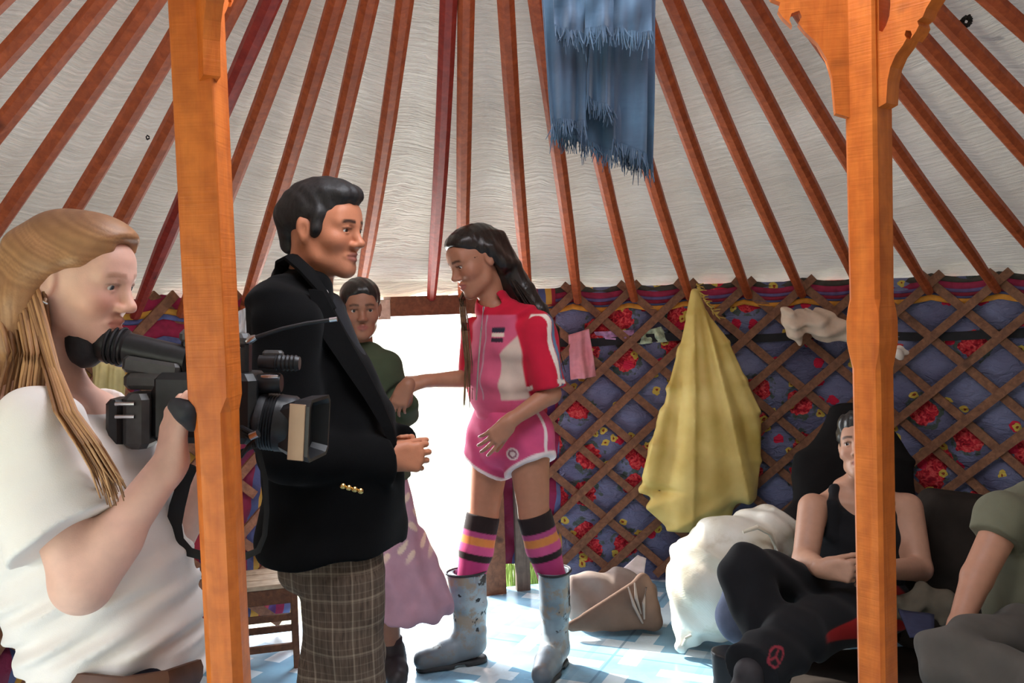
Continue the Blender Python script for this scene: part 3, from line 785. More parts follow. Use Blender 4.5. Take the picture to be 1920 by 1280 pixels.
SKIN = vcol('skin', .48, 0, 420, .12, .06, 45, spec=.35)
HAIR_C = {}
def hair_mat(name, dark, light, along=(1, 1, .06), rough=.35):
    n = N(name); co = n.coord(scale=along); f = n.noise(co, 130, 3, .6, .3)
    n.col(n.ramp(f, [(.3, dark), (.7, light)])).set(Roughness=rough); n.b.inputs['Specular IOR Level'].default_value = .45
    n.bump(f, .35, .003); return n.m
FAB = vcol('woven_cloth', .88, 0, 700, .25, .10, 18, .05, .15)
VELVET = vcol('black_corduroy', .95, 0, 500, .3, .25, 12, .04, .06)
def folds(amp, *waves):
    """sum of sine folds: (kx,ky,kz,phase,weight)"""
    def w(x, y, z):
        o = 0
        for kx, ky, kz, ph, wt in waves: o = o + wt * np.sin(kx * x + ky * y + kz * z + ph + 1.3 * np.sin(.37 * (ky * x + kz * y + kx * z) + ph))
        return (amp * o).astype(np.float32)
    return w
# ================================================================ people
def limb(B, pts, rads, k=.03): B.chain(pts, rads, k)
V3 = Vector
def person(label): 
    e = empty('person'); tag(e, label, 'person'); return e
def skin_paint(base, hd=None, **kw):
    base = np.array(base, np.float32)
    def p(V):
        C = np.tile(base, (len(V), 1)); return hd.paint(V, C, **kw) if hd else C
    return p
def shoe(par, ankle, dirv, L=.27, mat=None, name='shoe'):
    d = Vector((dirv[0], dirv[1], 0)).normalized(); a = Vector(ankle); a.z = 0; B = Soft()
    B.chain([a + V3((0, 0, .05)) - d * .05, a + d * .06 + V3((0, 0, .045)), a + d * (L - .09) + V3((0, 0, .034))], [.045, .046, .038], .02)
    B.cone(a + V3((0, 0, .08)), a + V3((0, 0, .10)), .047, .047, .03)
    B.cut(a + V3((0, 0, .004)), (0, 0, -1), .4)
    return B.mesh(name, .006, mat or plain('black_shoe_leather', (.02, .02, .02), .4), par)

# ---------------------------------------------------------------- man in the black jacket
man = person('man in a black corduroy jacket and plaid trousers standing with clasped hands')
D = 2.45; fb = V3((1, -.06, 0)); rb, _, _ = frame(fb)
hd = Head(at(611, 428, D), (.92, -.38, -.10), (.05, 0, 1), 1.0, jaw=1.0, nose=1.0)
B = Soft(); hd.build(B)
B.chain([hd.P(0, -.035, -.05), at(578, 560, D + .02)], [.056, .062], .03)
sk = [(at(572, 575, D + .02), .09, .06), (at(560, 615, D), .16, .085), (at(572, 700, D), .155, .11), (at(602, 820, D), .145, .12), (at(615, 930, D), .15, .12), (at(622, 1010, D), .15, .115)]
B.loft(sk, rb, .04)
SR, ER, WR = at(535, 612, D - .17), at(548, 848, D - .21), at(722, 860, D - .09)
SL_, EL, WL = at(590, 605, D + .18), at(660, 830, D + .22), at(752, 843, D + .06)
for S_, E_, W_ in ((SR, ER, WR), (SL_, EL, WL)): limb(B, [S_, E_, W_], [.052, .043, .029])
hand(B, WR, (.93, .12, .0), (.25, .95, -.10), 1, .98, (58, 62, 66, 70), 5, (12, 48))
hand(B, WL, (.45, -.80, .18), (-.75, -.55, .10), 1, .95, (55, 60, 60, 62), 4, (20, 20))
ANK = [at(630, 1010, D - .085), at(640, 1010, D + .095)]
for i, q in enumerate(ANK):
    limb(B, [q, V3((q.x + .005, q.y, .48)), V3((q.x - .01, q.y, .07))], [.070, .056, .042]); B.cone((q.x - .03, q.y, .05), (q.x + .14, q.y - .03, .035), .035, .03, .03)
B.mesh('body', .0034, SKIN, man, skin_paint(srgb(192, 124, 92), hd, lip=srgb(146, 84, 74), brow=srgb(24, 18, 16), blush=srgb(178, 100, 76), bs=.25, stubble=.22, brow_w=.95))
hd.eyes(man, srgb(46, 28, 18), (.05, -.12))
# hair
h = Soft(); ax = hd.axes()
h.ell(hd.P(0, -.028, .046), [.082, .102, .084], ax, .02)
h.ell(hd.P(0, .022, .090), [.066, .070, .036], ax, .03)
h.ell(hd.P(0, .062, .086), [.050, .028, .018], ax, .02)
h.chain([hd.P(0, -.10, .02), hd.P(0, -.105, -.045)], [.050, .030], .04)
h.ell(hd.P(0, .105, .010), [.075, .040, .056], ax, .012, 's')
for q in (-1, 1):
    h.ell(hd.P(q * .085, .055, .000), [.030, .046, .060], ax, .010, 's')
    h.ell(hd.P(q * .088, -.012, -.020), [.025, .022, .036], ax, .008, 's')
    h.ell(hd.P(q * .09, -.02, -.085), [.06, .06, .04], ax, .01, 's')
    h.chain([hd.P(q * .069, .020, .03), hd.P(q * .0685, .016, -.005), hd.P(q * .067, .012, -.018)], [.013, .013, .011], .02)
h.mesh('hair', .004, hair_mat('black_short_hair', (.006, .005, .005), (.022, .019, .018), (1, 1, .5), .55), man, warp=folds(.0010, (160, 90, 50, 0, 1), (60, 190, -40, 1, 1)), relax=2)
# jacket
j = Soft()
j.chain([SR, ER, WR.lerp(ER, .02)], [.088, .080, .066], .035); j.chain([SL_, EL, WL.lerp(EL, .02)], [.085, .074, .060], .035)
wd = (WR - ER).normalized(); j.cut(WR + wd * .002, wd, .085, .004, .2); wd = (WL - EL).normalized(); j.cut(WL, wd, .08, .004, .2)
JK = [(at(560, 560, D + .02), .16, .080), (at(556, 600, D), .215, .118), (at(578, 700, D), .205, .158), (at(612, 800, D), .20, .174), (at(624, 900, D), .21, .182), (at(626, 1000, D), .225, .188), (at(628, 1060, D), .232, .190)]
j.loft(JK, rb, .03)
j.cone(at(545, 530, D + .05), at(580, 555, D - .05), .058, .058, .05)
hz = at(625, 1020, D).z
j.cut((hd.o.x, D, hz), (0, 0, -1), .6)
# open front below the lapels, vent at the back
j.cone(at(790, 985, D - .10), at(790, 1080, D - .12), .010, .05, .02, 's')
j.cone(at(487, 960, D), at(497, 1080, D - .02), .004, .012, .008, 's')
jacket = j.mesh('jacket', .006, VELVET, man, warp=folds(.006, (14, 9, 22, 0, 1), (30, 18, -26, 2, .6)), base=(.0042, .0041, .0044), relax=2)
# collar and lapels
col_m = plain('black_corduroy_trim', (.0055, .0053, .0055), .95, scale=120, spec=.08)
MB().tube([at(524, 520, D - .02), at(530, 492, D - .03), at(548, 484, D - .06), at(575, 508, D - .11), at(602, 545, D - .13), at(625, 580, D - .13)], [.018, .022, .024, .024, .022, .018], 10, True, .5).build('collar', col_m, jacket, True)
lap = [(604, 545), (628, 590), (655, 640), (684, 690), (712, 745), (735, 800), (746, 850)]
Lp = [at(x, y, D - .150 + .012 * i) for i, (x, y) in enumerate(lap)]
b = MB(); n = len(Lp)
wd_ = [.030, .050, .062, .055, .040, .024, .008]
for sgn in (0,):
    V = []; 
    for p, w in zip(Lp, wd_):
        o_ = V3((-.80, -.50, .15)).normalized() * w
        V += [p + V3((.004, -.012, 0)), p + o_ + V3((0, -.022, 0)), p + o_ + V3((.004, .012, 0)), p + V3((.004, .010, 0))]
    f = []
    for i in range(n - 1):
        for k in range(4): f.append((i * 4 + k, i * 4 + (k + 1) % 4, i * 4 + 4 + (k + 1) % 4, i * 4 + 4 + k))
    f += [(3, 2, 1, 0), tuple((n - 1) * 4 + k for k in range(4))]; b.add(V, f)
b.build('lapel', col_m, jacket, False)
bt = plain('polished_gold', srgb(226, 190, 120), .22, 1.0, .05)
axw = (WR - ER).normalized()
for i in range(4):
    c = at(643 + i * 11, 911 + i * 3, D - .265); b = MB(); V = []
    for k in range(3):
        for q in range(10):
            a = q * .6283; r = (.0075, .0065, .002)[k]; V.append(c + V3((r * math.cos(a), -.002 - .003 * k, r * math.sin(a))))
    f = [(k * 10 + q, k * 10 + (q + 1) % 10, k * 10 + 10 + (q + 1) % 10, k * 10 + 10 + q) for k in range(2) for q in range(10)] + [tuple(range(20, 30)), tuple(range(9, -1, -1))]
    b.add(V, f).build('cuff_button', bt, jacket, True)
# shirt
sh_ = Soft(); sh_.loft([(at(585, 545, D), .075, .072), (at(570, 590, D), .12, .108), (at(586, 700, D), .15, .146), (at(612, 800, D), .15, .160)], rb, .02)
sh_.cut(at(597, 540, D), (.35, 0, .9), .3)
sh_.mesh('shirt', .007, FAB, man, base=srgb(36, 36, 40))
MB().tube([at(606, 540, D - .075), at(611, 548, D - .08), at(614, 556, D - .08)], .006, 8).build('collar_tip', plain('white_shirt_collar', srgb(226, 220, 214), .7), man, True)
# trousers
def mat_plaid():
    n = N('brown_plaid_wool'); co = n.coord('Object'); s_ = n.n('SeparateXYZ'); n.l(co, s_.inputs[0])
    wob = n.noise(n.coord(), 5, 2); zz_ = n.math('ADD', s_.outputs[2], n.math('MULTIPLY', wob, .02)); xx_ = n.math('ADD', n.math('ADD', s_.outputs[0], n.math('MULTIPLY', s_.outputs[1], .22)), n.math('MULTIPLY', wob, .015))
    base = n.ramp(n.noise(n.coord(scale=(1, 1, .1)), 180, 2), [(.3, srgb(80, 66, 56)), (.7, srgb(112, 94, 80))])
    def ln(v, sc, of, w): return n.math('LESS_THAN', n.math('FRACT', n.math('ADD', n.math('MULTIPLY', v, sc), of)), w)
    a = n.math('ADD', ln(zz_, 15, 0, .08), n.math('MULTIPLY', ln(zz_, 45, .2, .15), .45)); b_ = n.math('ADD', ln(xx_, 20, .1, .09), n.math('MULTIPLY', ln(xx_, 60, .3, .15), .45))
    c = n.mix(n.math('MULTIPLY', n.math('ADD', a, b_), .38), base, srgb(164, 146, 126))
    n.col(c).set(Roughness=.9); n.b.inputs['Specular IOR Level'].default_value = .15; n.bump(n.noise(n.coord(), 500, 1), .2, .002); return n.m
t = Soft(); t.loft([(at(620, 985, D), .165, .140), (at(622, 1060, D), .165, .142)], rb, .03)
for q in ANK: t.loft([(q - V3((0, 0, .03)), .088, .104), (V3((q.x + .005, q.y, .70)), .098, .110), (V3((q.x + .004, q.y, .42)), .098, .108), (V3((q.x - .004, q.y, .06)), .105, .115)], rb, .03)
t.cut((hd.o.x, D, .035), (0, 0, -1), .5)
t.mesh('trousers', .007, mat_plaid(), man, warp=folds(.007, (26, 18, 7, 0, 1), (44, -20, 13, 1.5, .5)), relax=2)
for q in ANK: shoe(man, (q.x - .02, q.y, 0), (1, -.15))

# ---------------------------------------------------------------- woman with the video camera
wom = person('fair-haired woman in a white T-shirt looking down into a video camera')
D = 1.70; fb = V3((.96, -.26, 0)); rb, _, _ = frame(fb)
hd = Head(at(150, 520, D), (.965, -.13, -.22), (.2, 0, 1), .99, jaw=.92, nose=.95)
B = Soft(); hd.build(B)
B.chain([hd.P(0, -.035, -.05), at(92, 735, D + .02)], [.050, .056], .03)
sk = [(at(95, 745, D + .02), .10, .07), (at(95, 790, D), .15, .09), (at(125, 880, D), .15, .11), (at(165, 1030, D), .125, .10), (at(205, 1150, D), .13, .10), (at(225, 1250, D), .12, .09)]
B.loft(sk, rb, .04)
SR, ER, WR = at(72, 815, D - .155), at(152, 1095, D - .20), at(322, 864, D - .125)
SL_, EL, WL = at(160, 800, D + .17), at(310, 1045, D + .20), at(415, 845, D + .12)
limb(B, [SR, ER, WR], [.050, .043, .029]); limb(B, [SL_, EL, WL], [.046, .041, .028])
B.cone(ER.lerp(WR, .02), ER.lerp(WR, .35), .046, .044, .02)
hand(B, WR, (.12, .10, .97), (.72, .68, -.1), 1, .95, (44, 46, 48, 48), 4, (14, 4))
hand(B, WL, (.25, -.10, .95), (-.70, -.65, .15), -1, .92, (45, 48, 48, 50), 4, (25, 20))
for q in (at(220, 1270, D - .09), at(235, 1270, D + .09)):
    limb(B, [q, V3((q.x + .01, q.y, .47)), V3((q.x - .01, q.y, .07))], [.066, .052, .04]); B.cone((q.x - .03, q.y, .05), (q.x + .13, q.y - .02, .035), .034, .03, .03)
B.mesh('body', .0034, SKIN, wom, skin_paint(srgb(234, 186, 166), hd, lip=srgb(196, 122, 112), brow=srgb(150, 104, 78), blush=srgb(222, 136, 116), bs=.45, brow_w=.55, lash=.45))
hd.eyes(wom, srgb(70, 80, 92), (0, -.25))
MB().tube([hd.P(.081, -.006, -.043), hd.P(.087, -.004, -.047), hd.P(.083, -.002, -.051)], .0035, 8).build('earring', plain('silver_metal', (.8, .8, .8), .2, 1.), wom, True)
# hair: smooth, swept back over the ear, hanging down the back and one lock over the chest
h = Soft(); ax = hd.axes()
h.ell(hd.P(0, -.022, .036), [.082, .104, .084], ax, .02)
h.ell(hd.P(0, .036, .066), [.068, .064, .050], ax, .03)
h.cut(hd.P(0, -.014, .010), hd.f * .60 - hd.u * .80, .30, .012, .25)
bk = [hd.P(0, -.080, .03), hd.P(0, -.100, -.06), at(40, 690, D), at(22, 790, D), at(15, 880, D)]
h.loft([(bk[0], .080, .055), (bk[1], .088, .056), (bk[2], .090, .048), (bk[3], .080, .040), (bk[4], .05, .02)], hd.r, .04)
for q in (-1, 1):
    h.chain([hd.P(q * .072, -.036, .02), hd.P(q * .080, -.056, -.05), hd.P(q * .078, -.060, -.13)], [.024, .030, .032], .03)
    h.chain([hd.P(q * .036, .066, .062), hd.P(q * .066, .030, .036), hd.P(q * .076, -.012, .018), hd.P(q * .080, -.045, -.004)], [.010, .012, .013, .013], .02)
blond = vcol('fair_straight_hair', .5, 0, 260, .25, .10, 60, spec=.5)
hon = np.array(hd.o)
def paint_blond(V):
    d = V - hon; cap = d[:, 0] * .46 + d[:, 2] * .89 + .25 * np.abs(d[:, 1]); low = d[:, 0] + .35 * d[:, 1]
    def st(c, o_):
        c = c + .004 * np.sin(d[:, 0] * 37 + d[:, 2] * 29); return .5 + .2 * np.sin(c * 250 + o_ + 2.5 * np.sin(c * 63)) + .3 * np.sin(c * 640 + 3 * np.sin(c * 110) + o_)
    k_ = smooth(-d[:, 2], -.02, .06) * smooth(-d[:, 0], -.02, .04); t_ = st(cap, 0) * (1 - k_) + st(low, 1) * k_
    top = smooth(d[:, 2], .06, .115)
    t_ = .5 + (t_ - .5) * .55
    C = np.array(srgb(128, 84, 54)) * (1 - t_[:, None]) + np.array(srgb(200, 150, 104)) * t_[:, None]
    return blend(C, top * .6, srgb(112, 78, 58)).astype(np.float32)
hair_o = h.mesh('hair', .0045, blond, wom, paint_blond, relax=2)
lk = MB()
def strand(pts, r, n=7):
    P = [Vector(p) for p in pts]; Q = []
    for i in range(len(P) - 1):
        for k in range(4): Q.append(P[i].lerp(P[i + 1], k / 4))
    Q.append(P[-1]); m_ = len(Q)
    lk.tube(Q, [r * (1 - .75 * (i / m_) ** 2) for i in range(m_)], n, True, .8)
for i in range(60):
    o_ = random.gauss(0, 1); dz = random.uniform(0, 1); dd = D - .12 + random.uniform(-.015, .015)
    strand([hd.P(.080, -.045 + .012 * o_, -.02), at(98 + 8 * o_, 690, dd), at(126 + 12 * o_, 770, dd - .10), at(168 + 14 * o_, 830, dd - .125), at(198 + 15 * o_, 880, dd - .11), at(216 + 15 * o_, 900 + 50 * dz, dd - .10)], random.uniform(.002, .0042))
for i in range(80):
    o_ = random.gauss(0, 1); dd = D - .10 + random.uniform(-.03, .10)
    strand([hd.P(.078, -.07 + .02 * o_, -.03), at(52 + 16 * o_, 660, dd), at(38 + 20 * o_, 760, dd - .02), at(30 + 24 * o_, 850 + random.uniform(-30, 40), dd)], random.uniform(.002, .0045))
sv = np.array(lk.v); kk = np.repeat(np.sin(np.arange(len(sv) // 7 + 1) // 17 * 1.7), 7)[:len(sv)] * .5 + .5
mesh('loose_strands', sv, lk.f, blond, hair_o, True, (np.array(srgb(126, 84, 52)) * (1 - kk[:, None]) + np.array(srgb(200, 150, 104)) * kk[:, None]))
# T-shirt
j = Soft()
sl = SR.lerp(ER, .70); j.chain([SR, sl], [.082, .098], .04); sl2 = SL_.lerp(EL, .6); j.chain([SL_, sl2], [.075, .085], .04)
w_ = (ER - SR).normalized(); j.cut(sl - w_ * .006, w_ + V3((.25, 0, .1)), .16, .004, .12); w_ = (EL - SL_).normalized(); j.cut(sl2, w_, .12, .004, .12)
JK = [(at(88, 752, D + .02), .115, .080), (at(90, 785, D), .172, .100), (at(116, 870, D), .172, .152), (at(146, 980, D), .160, .172), (at(182, 1090, D), .160, .178), (at(214, 1180, D), .168, .160), (at(228, 1250, D), .176, .146), (at(232, 1300, D), .176, .142)]
j.loft(JK, rb, .03)
j.cut((.0, D, at(228, 1268, D).z), (0, 0, -1), .9, .004, .2)
j.cut(at(98, 742, D), (.35, 0, .95), .14, .01, .2)
def wshirt(x, y, z):
    low = np.clip((1.15 - z) / .35, 0, 1); a = x * 26 + y * 18
    g = np.clip((1.02 - z) / .2, 0, 1)
    f = np.sin(z * 105 - x * 62 + .9 * np.sin(a * .35)) * (.15 + .85 * g) + .45 * np.sin(z * 190 - x * 70 + 1.2 * np.sin(a * .5)) * g + .25 * np.sin(z * 30 + x * 40 + y * 20)
    return (.0075 * f).astype(np.float32)
j.mesh('t_shirt', .0055, vcol('white_cotton_jersey', .9, 0, 600, .2, .04, 9, .1, .15), wom, warp=wshirt, base=srgb(240, 232, 226), relax=1)
t = Soft()
t.loft([(at(228, 1250, D), .154, .122), (at(228, 1300, D), .160, .124)], rb, .03)
for q in (at(218, 1290, D - .09), at(238, 1290, D + .09)): t.loft([(q, .092, .105), (V3((q.x + .01, q.y, .47)), .075, .085), (V3((q.x, q.y, .06)), .07, .08)], rb, .03); shoe(wom, q, (1, -.1), .25)
t.cut((0, D, .03), (0, 0, -1), .9); t.mesh('trousers', .008, FAB, wom, base=srgb(30, 32, 44), warp=folds(.004, (30, 20, 14, 0, 1)))
MB().tube([at(88, 1262, D - .12), at(150, 1284, D - .17), at(230, 1292, D - .18), at(310, 1280, D - .16), at(372, 1258, D - .05)], .010, 8, True, 2.2).build('belt', plain('brown_belt_leather', srgb(88, 52, 32), .5), wom, True)
# ---------------------------------------------------------------- girl in pink
girl = person('long-haired girl in a pink tracksuit top, striped socks and grey rubber boots')
D = 3.55; fb = V3((-.64, -.77, 0)); rb, _, _ = frame(fb); lb = -rb
hd = Head(at(890, 486, D), (-.80, -.48, -.36), (-.22, 0, 1), 1.06, jaw=.95, nose=.9)
B = Soft(); hd.build(B)
B.chain([hd.P(0, -.035, -.05), at(925, 585, D + .02)], [.046, .052], .03)
CH = [(at(932, 590, D + .01), .055, .045), (at(945, 612, D), .130, .068), (at(950, 660, D), .135, .095), (at(948, 740, D), .115, .085), (at(955, 800, D), .140, .100), (at(957, 850, D), .140, .098)]
B.loft(CH, rb, .04)
SR, ER, WR = at(893, 622, D + .10), at(890, 708, D + .02), at(798, 714, D - .08)      # far arm, reaching out
SL_, EL, WL = at(1008, 618, D - .10), at(1032, 738, D - .14), at(955, 790, D - .22)    # near arm across the body
limb(B, [SR, ER, WR], [.044, .037, .024]); limb(B, [SL_, EL, WL], [.044, .038, .024])
hand(B, WR, (-.97, -.05, .0), (.0, .35, -.9), 1, .92, (35, 38, 40, 42), 5, (25, 20))
hand(B, WL, (-.70, -.22, -.66), (-.45, .75, -.2), 1, .92, (14, 18, 20, 24), 8, (22, 12))
LEGS = [(at(922, 830, D + .07), at(906, 968, D + .04), 883, D - .02, V3((-.93, -.36, 0)), at(880, 1095, D)), (at(990, 830, D - .05), at(1001, 965, D - .09), 1042, D - .08, V3((-.30, -.95, 0)), at(1036, 1085, D - .09))]
def floor_pt(px, d):
    lo, hi = 900., 1700.
    for _ in range(40):
        m_ = (lo + hi) / 2
        if at(px, m_, d).z > 0: lo = m_
        else: hi = m_
    return at(px, lo, d)
ANKL = []
for hp, kn, ax_, ad, toe, mid in LEGS:
    g = floor_pt(ax_, ad); a = g + V3((0, 0, .09)); ANKL.append(g)
    limb(B, [hp, kn, kn.lerp(mid, .5), mid, a], [.082, .057, .056, .044, .034], .03); B.cone(g + V3((0, 0, .05)), g + toe * .14 + V3((0, 0, .04)), .036, .03, .03)
B.mesh('body', .0036, SKIN, girl, skin_paint(srgb(176, 122, 96), hd, lip=srgb(168, 96, 88), brow=srgb(38, 28, 24), blush=srgb(186, 108, 88), bs=.35))
hd.eyes(girl, srgb(38, 24, 16), (0, -.3))
# hair
h = Soft(); ax = hd.axes()
h.ell(hd.P(0, -.026, .042), [.082, .104, .084], ax, .02)
h.ell(hd.P(0, .022, .074), [.070, .066, .044], ax, .03)
h.cut(hd.P(0, .002, .006), hd.f * .66 - hd.u * .75, .30, .012, .25)
bk = [hd.P(0, -.09, .03), at(950, 508, D + .03), at(978, 552, D + .02), at(1005, 590, D + .01), at(1032, 625, D - .02), at(1044, 660, D - .05)]
h.loft([(bk[0], .070, .045), (bk[1], .068, .048), (bk[2], .062, .046), (bk[3], .056, .040), (bk[4], .042, .030), (bk[5], .015, .012)], rb, .04)
for q in (-1, 1): h.chain([hd.P(q * .070, -.035, .02), hd.P(q * .074, -.060, -.05)], [.028, .03], .03)
black_long = hair_mat('long_black_hair', (.007, .006, .006), (.030, .022, .018), (1, 1, .15), .30)
gh = h.mesh('hair', .005, black_long, girl, warp=folds(.0008, (180, 150, 20, 0, 1), (90, -120, 30, 1, 1)), relax=2)
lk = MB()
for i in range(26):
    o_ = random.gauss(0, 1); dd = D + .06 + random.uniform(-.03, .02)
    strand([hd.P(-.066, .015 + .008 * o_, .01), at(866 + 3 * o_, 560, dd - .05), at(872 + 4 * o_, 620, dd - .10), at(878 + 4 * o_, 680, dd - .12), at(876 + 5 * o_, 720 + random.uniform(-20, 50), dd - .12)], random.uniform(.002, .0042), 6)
lk.build('front_lock', hair_mat('backlit_tint_hair', srgb(58, 40, 28), srgb(140, 106, 74), (1, 1, .1), .4), gh, True); lk = MB()  # backlight on her dark hair put into the colour as brown
for i in range(24):
    o_ = random.gauss(0, 1); dd = D - .02 + random.uniform(-.03, .03)
    strand([bk[1] + V3((0, -.04, 0)), at(975 + 6 * o_, 545, dd), at(1004 + 7 * o_, 590, dd - .04), at(1030 + 6 * o_, 630 + random.uniform(-10, 20), dd - .06), at(1046 + 5 * o_, 680 + random.uniform(-20, 20), dd - .06)], random.uniform(.002, .0045), 6)
lk.build('loose_strands', black_long, gh, True)
b = MB(); c = at(938, 458, D + .02)
for a in range(5): b.tube([c, c + V3((.022 * math.cos(a * 1.25 + .4), -.006, .022 * math.sin(a * 1.25 + .4)))], [.006, .009], 8)
b.build('hair_tie', plain('black_scrunchie', (.012, .012, .013), .8), gh, True)
# track jacket, coloured by its panels
pink, red, beige, white = np.array(srgb(204, 92, 122)), np.array(srgb(196, 34, 60)), np.array(srgb(206, 184, 170)), np.array(srgb(234, 222, 212))
oC = np.array(at(948, 660, D)); rbn, fbn = np.array(rb), np.array(fb); SLn, ELn = np.array(SL_), np.array(EL); SRn, ERn = np.array(SR), np.array(ER)
def paint_jacket(V):
    d = V - oC; x = d @ rbn; y = d @ fbn; z = d[:, 2]
    C = np.tile(pink.astype(np.float32), (len(V), 1))
    side = smooth(-x, .062, .068) * smooth(-z * .8 - x * 1.0, .06, .07) * smooth(y, -.02, .0); C = blend(C, side, beige)     # beige underarm panel on the near side
    def arm(S_, E_): 
        t_ = ((V - S_) @ (E_ - S_)) / ((E_ - S_) @ (E_ - S_)); q = V - S_ - t_[:, None] * (E_ - S_); return t_, q, np.linalg.norm(q, axis=1)
    tl, ql, rl = arm(SLn, ELn); sl = smooth(rl, .085, .078) * smooth(-x, .098, .108); C = blend(C, sl, red)
    C = blend(C, smooth(x, .105, .115), red)
    out = ql @ np.array(lb); fw = ql @ np.array(V3((-.3, -.95, 0)))
    for w0, c_, wd in ((.012, white, .007), (-.006, np.array(srgb(96, 128, 160)), .006)):
        C = blend(C, sl * smooth(np.abs(fw - w0 - .022), wd + .002, wd) * smooth(out, .0, .01), c_)
    C = blend(C, sl * smooth(np.abs(tl - .86), .035, .028) * smooth(np.abs(fw - .02), .030, .024), white)
    C = blend(C, smooth(np.abs(x - .012), .005, .0025) * smooth(y, .03, .05), (.55, .30, .36))           # zip
    C = blend(C, smooth(z, .140, .146), red)                                                     # collar
    # printed chest patches
    for z0, hh, c_ in ((.088, .008, srgb(52, 50, 66)), (.070, .006, srgb(226, 206, 190)), (.052, .007, srgb(60, 44, 56))):
        C = blend(C, smooth(np.abs(z - z0), hh + .002, hh) * smooth(np.abs(x + .045), .028, .024) * smooth(y, .03, .05), c_)
    C = blend(C, smooth(z, -.165, -.172), srgb(206, 88, 124))
    return C
j = Soft()
j.chain([SL_, EL.lerp(SL_, .04)], [.066, .066], .035); j.chain([SR, ER.lerp(SR, .1)], [.062, .058], .035)
w_ = (EL - SL_).normalized(); j.cut(SL_ + (EL - SL_) * .93, w_, .09, .004, .15)
j.loft([(at(920, 548, D + .01), .062, .058), (at(926, 575, D + .01), .068, .062), (at(935, 592, D + .01), .100, .072), (at(946, 612, D), .158, .088), (at(950, 660, D), .158, .120), (at(946, 715, D), .150, .124), (at(946, 745, D), .142, .120), (at(948, 768, D), .128, .104)], rb, .025)
j.cut(at(918, 552, D), (-.30, -.1, .95), .12, .004, .1)
j.cone(at(914, 545, D), at(922, 566, D), .050, .050, .004, 's'); j.cone(at(898, 548, D - .05), at(905, 585, D - .09), .030, .004, .006, 's')
j.mesh('track_jacket', .005, FAB, girl, paint_jacket, folds(.0045, (34, 20, 30, 0, 1), (20, 50, -44, 1, .7)), relax=2)
MB().tube([at(907, 575, D - .075), at(902, 620, D - .115), at(897, 680, D - .135), at(893, 750, D - .125)], .0035, 6).build('zip', plain('zip_metal', (.6, .55, .55), .35, .8), girl, True)
# shorts with pale piping
hem_l, hem_r = [], []
t = Soft()
t.loft([(at(950, 752, D), .128, .104), (at(955, 800, D), .152, .116), (at(957, 842, D), .156, .116)], rb, .03)
for hp, kn, *_ in LEGS: t.chain([hp + V3((0, 0, .03)), hp.lerp(kn, .42)], [.100, .096], .03)
for i, (hp, kn, *_) in enumerate(LEGS): 
    w_ = (kn - hp).normalized(); t.cut(hp + (kn - hp) * .34, w_ + rb * (.45 if i == 0 else -.45), .13, .003, .2)
pk, wh = np.array(srgb(212, 84, 128)), np.array(srgb(240, 222, 222))
def paint_shorts(V):
    C = np.tile(pk.astype(np.float32), (len(V), 1)); d = V - oC; x = d @ rbn
    for i, (hp, kn, *_) in enumerate(LEGS):
        n_ = ((kn - hp).normalized() + rb * (.45 if i == 0 else -.45)).normalized(); p0 = np.array(hp + (kn - hp) * .34); h_ = (V - p0) @ np.array(n_); sd = x > 0 if i == 0 else x < 0
        C = blend(C, smooth(-h_, .016, .011) * sd, wh)
    y = d @ fbn; z = d[:, 2]
    C = blend(C, smooth(np.abs(y - .01), .008, .005) * (x < -.05) * smooth(z, -.20, -.21), wh)
    cx = np.array(at(961, 853, D - .16)); r_ = np.linalg.norm((V - cx)[:, [0, 2]], axis=1); C = blend(C, smooth(r_, .024, .021) * (V[:, 1] < D - .04), wh); C = blend(C, smooth(np.abs(r_ - .013), .004, .002) * (V[:, 1] < D - .04), srgb(150, 90, 110))
    return C
t.mesh('shorts', .005, FAB, girl, paint_shorts, folds(.003, (40, 20, 20, 0, 1), (60, -30, 40, 1, .6)), relax=2)
# socks and boots
stripes = [(0, (44, 34, 34)), (.062, (170, 72, 120)), (.082, (206, 130, 70)), (.112, (196, 82, 130)), (.145, (46, 34, 34)), (.172, (176, 60, 112)), (.26, (150, 60, 110))]
def mat_boot():
    n = N('worn_grey_rubber'); co = n.coord()
    c = n.ramp(n.noise(co, 9, 4), [(.3, srgb(104, 118, 128)), (.7, srgb(158, 174, 182))])
    c = n.mix(n.ramp(n.noise(n.coord(loc=(3, 3, 0)), 14, 5, .7), [(.50, 0.), (.60, .8)]), c, srgb(150, 128, 104))
    c = n.mix(n.ramp(n.noise(n.coord(loc=(1, 8, 4)), 17, 3, .6), [(.60, 0.), (.63, 1.)]), c, srgb(22, 22, 26))
    z = n.n('SeparateXYZ'); n.l(n.coord(), z.inputs[0]); c = n.mix(n.ramp(z.outputs[2], [(.03, .85), (.16, 0.)]), c, srgb(92, 92, 96))
    n.col(c).set(Roughness=.45); n.bump(n.noise(co, 30, 3), .15, .004); return n.m
bootm = mat_boot(); sole = plain('black_rubber_sole', (.02, .02, .022), .6)
